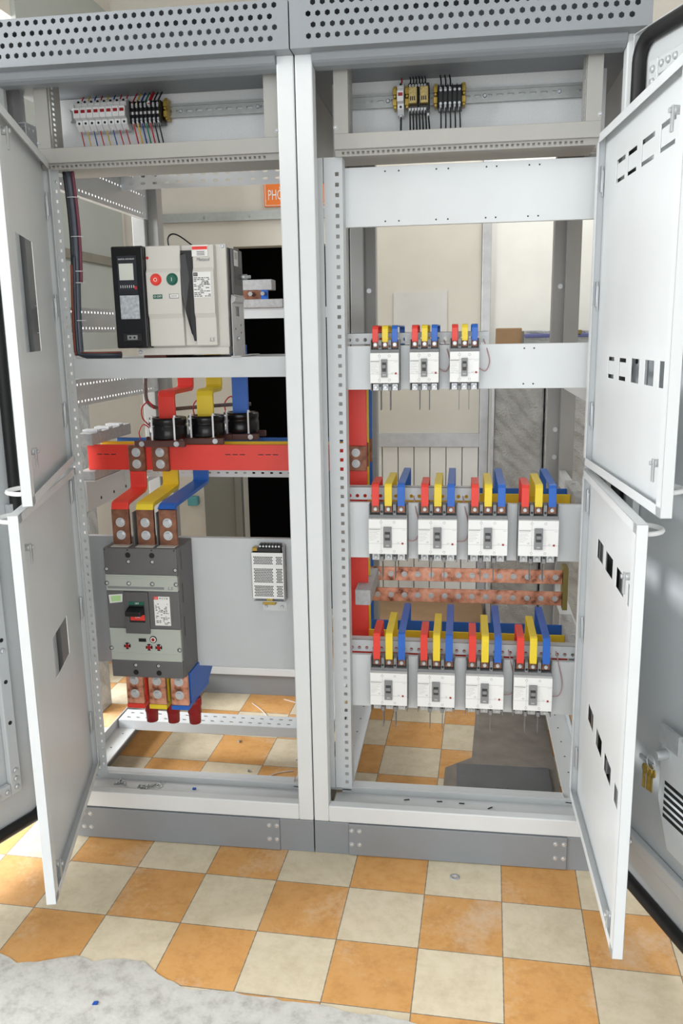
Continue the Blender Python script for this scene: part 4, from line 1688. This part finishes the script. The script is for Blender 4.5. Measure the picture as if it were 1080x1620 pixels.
def make_fuse(m_in):
    r = thing('fuse_holder', 'x', 'fuse holder')
    w = .0178
    b = B(white)
    prof = [(0, .0), (-.022, .0), (-.036, .014), (-.036, .026), (-.050, .030), (-.050, .056), (-.036, .059), (-.036, .068), (-.026, .078), (0, .078)]
    b.prism([(-w / 2, y, z) for y, z in prof], (w - .0006, 0, 0))
    b.done('body', r, .001, 1, local=True)
    b = B(mat('glowing_red_lens', (206, 60, 52), .3) if False else darkred, label_w, print_g)
    b.box(-.006, .006, -.0506, -.0498, .042, .050)
    b.box(-.007, .0065, -.0503, -.0498, .032, .040, 1)
    b.done('indicator_window', r, local=True)
    b = B(label_w, print_g)
    b.box(-.0075, .0075, -.0375, -.036, .0595, .0695)
    for i in range(4):
        b.box(-.006 + i * .0035, -.0042 + i * .0035, -.0378, -.0375, .0610, .0640, 1)
        b.box(-.006 + i * .0035, -.0042 + i * .0035, -.0378, -.0375, .0655, .0685, 1)
    b.done('name_tag', r, .0004, 1, local=True)
    many('screw_hole', r, (black,), lambda b, p: b.cyl(p, p + Vector((0, .002, 0)), .0033, n=14), [(0, -.0365, .019), (0, -.0330, .0735)], local=True)
    return r


fu = make_fuse(None)
for i in range(8):
    o = fu if i == 0 else copy_tree(fu)
    o.location = (-.640 + i * .0183, .2545, FZ + (0 if i else 0))
    tag(o, 'white rail fuse holder with a red window and %s wire, %s' % (pname[i], fpos[i]), 'fuse holder', 'row of fuse holders on the left rail')
o = B(label_w)
o.box(-.6605, -.6505, .212, .25, FZ + .054, FZ + .068)
tag(o.done('marker_tag', None, .001), 'loose white name tag clipped at the left end of the fuse holder row', 'tag')


def lead(name, x0, y0, z0, x1, y1, z1, m, label, r=.0016, mark=True, group=None):
    t = thing(name, label, 'wire', (x0, y0, z0), group)
    b = B(m)
    pts = []
    for i in range(9):
        u = i / 8
        pts.append((x0 + (x1 - x0) * u + .002 * math.sin(u * 3.1), y0 + (y1 - y0) * u - .006 * math.sin(u * 3.14), z0 + (z1 - z0) * u))
    b.tube(pts, r, 8)
    b.done('insulation', t)
    if mark:
        b = B(ferrule)
        d = Vector((x1 - x0, y1 - y0, z1 - z0)).normalized()
        a = Vector((x0, y0, z0))
        b.cyl(a, a + d * .014, r * 1.5, n=10)
        b.done('marker_sleeve', t)
    return t


for i in range(8):
    xx = -.640 + i * .0183
    lead('fuse_wire', xx, .226, FZ + .004, xx + .006 + .001 * i, .25, 1.925, pal[i], '%s wire below the fuse holder %s' % (pname[i], fpos[i]), .0016, True, 'wires below the fuse holders')
    lead('fuse_wire', xx + .002, .240, FZ + .076, xx + .002, .255, 2.099, pal[i], '%s wire above the fuse holder %s' % (pname[i], fpos[i]), .0018, False, 'wires above the fuse holders')

# terminal block, left
tb = thing('terminal_block', 'black barrier terminal block with coloured wires on the left cabinet rail', 'terminal block', (-.445, .25, zrL))
b = B(black)
b.box(-.490, -.405, .215, .254, zrL - .020, zrL + .036)
for i in range(8):
    xx = -.490 + i * .0117
    b.box(xx, xx + .002, .202, .215, zrL - .020, zrL + .036)
b.done('base', tb, .0008, 1)
many('terminal_screw', tb, (zinc,), lambda b, p: b.cyl(p, p - Vector((0, .005, 0)), .0036, n=10), [(-.4832 + i * .0117, .215, zrL + zz) for i in range(7) for zz in (-.010, .022)])
b = B(label_w)
for i in range(7):
    b.box(-.4875 + i * .0117, -.479 + i * .0117, .2135, .215, zrL + .003, zrL + .010)
b.done('marker_strip', tb)
tc = [('red', wire_red), ('yellow', wire_yel), ('blue', wire_blu), ('green', wire_grn), ('bright red', wire_red), ('dark', wire_blk), ('black', wire_blk)]
for i, (cn, cm) in enumerate(tc):
    xx = -.4832 + i * .0117
    lead('terminal_wire', xx, .209, zrL - .014, xx + .006, .25, 1.925, cm, '%s wire below the left terminal block, position %s from its left end' % (cn, ['first', 'second', 'third', 'fourth', 'fifth', 'sixth', 'last'][i]), .002, True, 'wires below the left terminal block')
    lead('terminal_wire', xx, .209, zrL + .026, xx + .001, .25, 2.099, cm, '%s wire above the left terminal block, position %s from its left end' % (cn, ['first', 'second', 'third', 'fourth', 'fifth', 'sixth', 'last'][i]), .002 if cn != 'bright red' else .0042, True, 'wires above the left terminal block')


def end_stop(x, z, label):
    b = B(brass)
    b.box(x - .004, x + .004, .232, .262, z - .010, z + .045)
    b.box(x - .006, x + .005, .224, .232, z - .004, z + .012)
    b.box(x - .006, x + .005, .224, .232, z + .022, z + .038)
    b.cyl((x, .224, z + .017), (x, .220, z + .017), .004, n=8)
    return tag(b.done('end_stop', None, .001, 1), label, 'end stop', 'brassy rail end stops')


end_stop(-.397, zrL, 'brassy end stop right of the left terminal block')
end_stop(.220, zrR, 'brassy end stop left of the single fuse holder')
end_stop(.2515, zrR, 'brassy end stop between the single fuse holder and the relays')
end_stop(.3245, zrR, 'brassy end stop between the relays and the right terminal block')
end_stop(.3965, zrR, 'brassy end stop right of the right terminal block')
# rail devices, right cabinet
o = copy_tree(fu)
o.location = (.2355, .2545, zrR - .028)
for ch in o.children:
    pass
tag(o, 'single white rail fuse holder left of the two relays', 'fuse holder')
o.pop('group', None) if hasattr(o, 'pop') else None
lead('fuse_wire', .2355, .226, zrR - .025, .230, .25, 1.925, wire_blk, 'black wire below the single fuse holder', .0026, True)
lead('fuse_wire', .2355, .236, zrR + .046, .235, .255, 2.099, wire_red, 'red wire above the single fuse holder', .002, False)
for i in range(2):
    x = .268 + i * .0285
    r = thing('relay', 'amber plug-in relay in a black socket, %s of the pair on the right rail' % ('left', 'right')[i], 'relay', (x, .25, zrR), 'pair of relays')
    b = B(black)
    b.box(x - .0125, x + .0125, .222, .254, zrR - .022, zrR + .042)
    b.box(x - .0125, x + .0125, .205, .222, zrR - .022, zrR - .010)
    b.box(x - .0125, x + .0125, .205, .222, zrR + .033, zrR + .042)
    b.done('socket', r, .001, 1)
    b = B(amber)
    b.box(x - .0105, x + .0105, .190, .222, zrR - .008, zrR + .031)
    b.done('relay_case', r, .002)
    b = B(print_k)
    for q_ in range(3):
        b.box(x - .007 + q_ * .005, x - .004 + q_ * .005, .1895, .1902, zrR - .002, zrR + .008)
    b.done('printing', r)
for i in range(7):
    xx = .2595 + i * .0078
    lead('relay_wire', xx, .204, zrR - .016 - (.014 if i == 6 else 0), xx + .002 * (i - 3) * .5, .25, 1.925, wire_blk, 'black wire below the relays, %s from the left' % ['first', 'second', 'third', 'fourth', 'fifth', 'sixth', 'seventh'][i], .0021, True, 'wires below the relays')
for i in range(6):
    xx = .2605 + i * .0076
    lead('relay_wire', xx, .204, zrR + .036, xx - .003, .25, 2.099, wire_blk, 'black wire above the relays, %s from the left' % ['first', 'second', 'third', 'fourth', 'fifth', 'sixth'][i], .0018, True, 'wires above the relays')
tb = thing('terminal_block', 'black barrier terminal block with black wires on the right cabinet rail', 'terminal block', (.36, .25, zrR))
b = B(black)
b.box(.331, .392, .215, .254, zrR - .020, zrR + .036)
for i in range(6):
    b.box(.331 + i * .0118, .333 + i * .0118, .202, .215, zrR - .020, zrR + .036)
b.done('base', tb, .0008, 1)
many('terminal_screw', tb, (zinc,), lambda b, p: b.cyl(p, p - Vector((0, .005, 0)), .0036, n=10), [(.338 + i * .0118, .215, zrR + zz) for i in range(5) for zz in (-.008, .024)])
on5 = ['first', 'second', 'third', 'fourth', 'fifth']
for i in range(5):
    xx = .338 + i * .0118
    lead('terminal_wire', xx, .209, zrR - .012, xx - .002 + .001 * i, .25, 1.925, wire_blk, 'black wire below the right terminal block, %s from the left' % on5[i], .0019, True, 'wires below the right terminal block')
    if i < 3:
        lead('terminal_wire', xx, .209, zrR + .026, xx - .003, .25, 2.099, wire_blk, 'black wire above the right terminal block, %s from the left' % on5[i], .0019, True, 'wires above the right terminal block')

# harness running down the left upright
rr = thing('wire_harness', 'bundle of coloured control wires tied down the left upright of the left cabinet', 'cable', (-.64, .14, 1.40))
for (dx, mm, rad, ua, ub, dy) in ((-.001, mat('grey_blue_sheath', (84, 90, 102), .4), .0095, 0, 1, 0), (-.011, mat('black_sheath', (34, 34, 38), .4), .005, 0, .55, -.004), (.0125, mat('plum_sheath', (120, 60, 78), .45), .0045, 0, .6, -.004), (-.012, mat('rust_sheath', (150, 74, 52), .5), .0055, .5, 1, -.005), (-.004, mat('slate_sheath', (60, 66, 78), .4), .005, .45, 1, -.009)):
    b = B(mm)
    pts = []
    for i in range(28):
        u = ua + (ub - ua) * i / 27
        pts.append((-.640 + dx + .006 * math.sin(u * 5), .128 + dy, 1.885 - u * .475))
    if ub == 1:
        pts += [(-.628 + dx, .128 + dy, 1.406 - dx * .3), (-.60, .128 + dy, 1.4055 - dx * .3), (-.53, .13 + dy, 1.4055 - dx * .3)]
    b.tube(pts, rad, 8)
    b.done('wire', rr)
for zz in (1.82, 1.72, 1.63, 1.60, 1.50):
    b = B(ferrule)
    u = (1.885 - zz) / .475
    xx = -.638 + .006 * math.sin(u * 5)
    b.tube([(xx + .017 * math.cos(a), .129 + .012 * math.sin(a), zz) for a in [i * math.pi / 8 for i in range(16)]], .0012, 6, closed=True)
    b.done('cable_tie', rr)
loop('loose_lead', [(-.40, .20, 1.688), (-.402, .20, 1.715), (-.392, .21, 1.728), (-.375, .23, 1.722), (-.34, .27, 1.69)], .0022, wire_blk, 'thin black lead arching above the air circuit breaker', 'wire')

# bus end assembly behind the air breaker
r = thing('rear_busbar_clamp', 'pale grey clamp with copper and blue bar ends right behind the air breaker', 'insulator', (-.30, .8, 1.545))
b = B(insul)
b.box(-.40, -.244, .78, .84, 1.602, 1.637)
b.box(-.40, -.208, .78, .84, 1.5435, 1.572)
b.done('block', r, .003)
b = B(copper_d, blue, zinc)
b.box(-.36, -.285, .785, .80, 1.572, 1.602)
b.box(-.285, -.262, .784, .80, 1.572, 1.602, 1)
b.cyl((-.275, .784, 1.59), (-.275, .765, 1.59), .007, n=6, m=2)
b.cyl((-.32, .785, 1.59), (-.32, .775, 1.59), .008, n=6, m=2)
b.done('bar_end', r)

# ------------------------------------------------------------------ small loose things
b = B(zinc)
b.lathe((.398, -.069, 0), [(.005, 0), (.0135, 0), (.0135, .0018), (.005, .0018)], 24)
tag(b.done('washer'), 'steel washer lying on a cream tile in front of the right cabinet', 'washer')
b = B(mat('blue_plastic', (30, 80, 170), .5))
b.prism([(-.395, -.618, .0026), (-.384, -.616, .0026), (-.385, -.607, .0026), (-.394, -.609, .0026)], (0, 0, .003))
tag(b.done('plastic_chip'), 'tiny blue plastic chip on the bare concrete', 'chip')
b = B(mat('blue_plastic_scrap', (40, 90, 180), .5))
b.box(-.394, -.384, .112, .120, .1062, .110)
tag(b.done('plastic_chip'), 'tiny blue plastic scrap in the sill channel of the left cabinet', 'chip')
b = B(mat('steel_hatch', (112, 114, 116), .5, .4, var=.1))
b.box(.40, .705, .375, .545, .0025, .007)
for xx in (.53, .545, .56):
    b.cyl((xx, .40, .007), (xx, .40, .0085), .005, n=10)
tag(b.done('floor_plate', None, .001), 'dark steel plate on the floor inside the right cabinet', 'plate')


def loose_screw(x, y, z, a, label, group, m=zinc):
    b = B(m)
    ca, sa = math.cos(a), math.sin(a)
    b.cyl((x, y, z + .0045), (x + ca * .005, y + sa * .005, z + .0045), .0045, n=8)
    b.cyl((x + ca * .005, y + sa * .005, z + .0045), (x + ca * .018, y + sa * .018, z + .002), .0022, n=8)
    return tag(b.done('loose_screw'), label, 'screw', group)


random.seed(11)
for i in range(6):
    loose_screw(-.618 + random.uniform(-.018, .018), .128 + random.uniform(-.02, .012), .106, random.uniform(0, 6), 'loose zinc screw in the left heap on the sill channel', 'loose screws on the left of the sill channel')
for i in range(6):
    loose_screw(-.535 + random.uniform(-.03, .03), .115 + random.uniform(-.02, .012), .106, random.uniform(0, 6), 'loose zinc screw in the wider heap further right on the sill channel', 'loose screws on the right of the sill channel')
for i, (x, y) in enumerate(((-.56, .105), (-.515, .125), (-.50, .12), (-.50, .14))):
    b = B(zinc)
    b.lathe((x, y, .1062), [(.0045, 0), (.010, 0), (.010, .0015), (.0045, .0015)], 18)
    tag(b.done('loose_washer'), 'loose flat washer among the screws on the left sill channel', 'washer', 'loose washers on the sill channel')
for i, (x, y, a, l) in enumerate(((.255, .126, .3, 'leftmost'), (.351, .127, .1, 'second'), (.415, .124, .0, 'third'), (.496, .109, .7, 'rightmost'))):
    b = B(black)
    b.cyl((x - .008 * math.cos(a), y - .008 * math.sin(a), .108), (x + .008 * math.cos(a), y + .008 * math.sin(a), .108), .0016, n=8)
    tag(b.done('wire_offcut'), 'short black wire offcut on the right sill channel, %s of four' % l, 'offcut', 'wire offcuts')
loose_screw(.082, .075, .106, .4, 'steel screw lying at the left end of the right sill channel', None)
for i, (u, l) in enumerate((((-.39, .62), 'under the cross channel'), ((-.30, .42), 'near the middle of the left cabinet floor'), ((-.14, .52), 'near the right side of the left cabinet floor'))):
    loose_screw(u[0], u[1], 0, 1.2 + i, 'loose screw on the tiles %s' % l, None)
b = B(black)
b.cyl((-.285, .30, .004), (-.255, .325, .004), .004, .002, n=8)
tag(b.done('cable_offcut'), 'black cable offcut lying on the tiles inside the left cabinet', 'offcut')
for i, pts in enumerate(([(-.42, .95, .002), (-.36, .88, .003), (-.31, .80, .002)], [(-.30, 1.0, .002), (-.22, .96, .003), (-.10, .90, .002)], [(-.24, .38, .002), (-.2, .42, .003), (-.15, .44, .002)])):
    loop('cable_tie_offcut', pts, .0016, ferrule, ('white cable tie tail on the rear tiles left of the other', 'long white cable tie tail on the rear tiles near the back plinth', 'white cable tie tail on the tiles near the sill')[i], 'cable tie')

bpy.data.objects.remove(bpy.data.objects['big']) if 'big' in bpy.data.objects else None
bpy.context.view_layer.update()
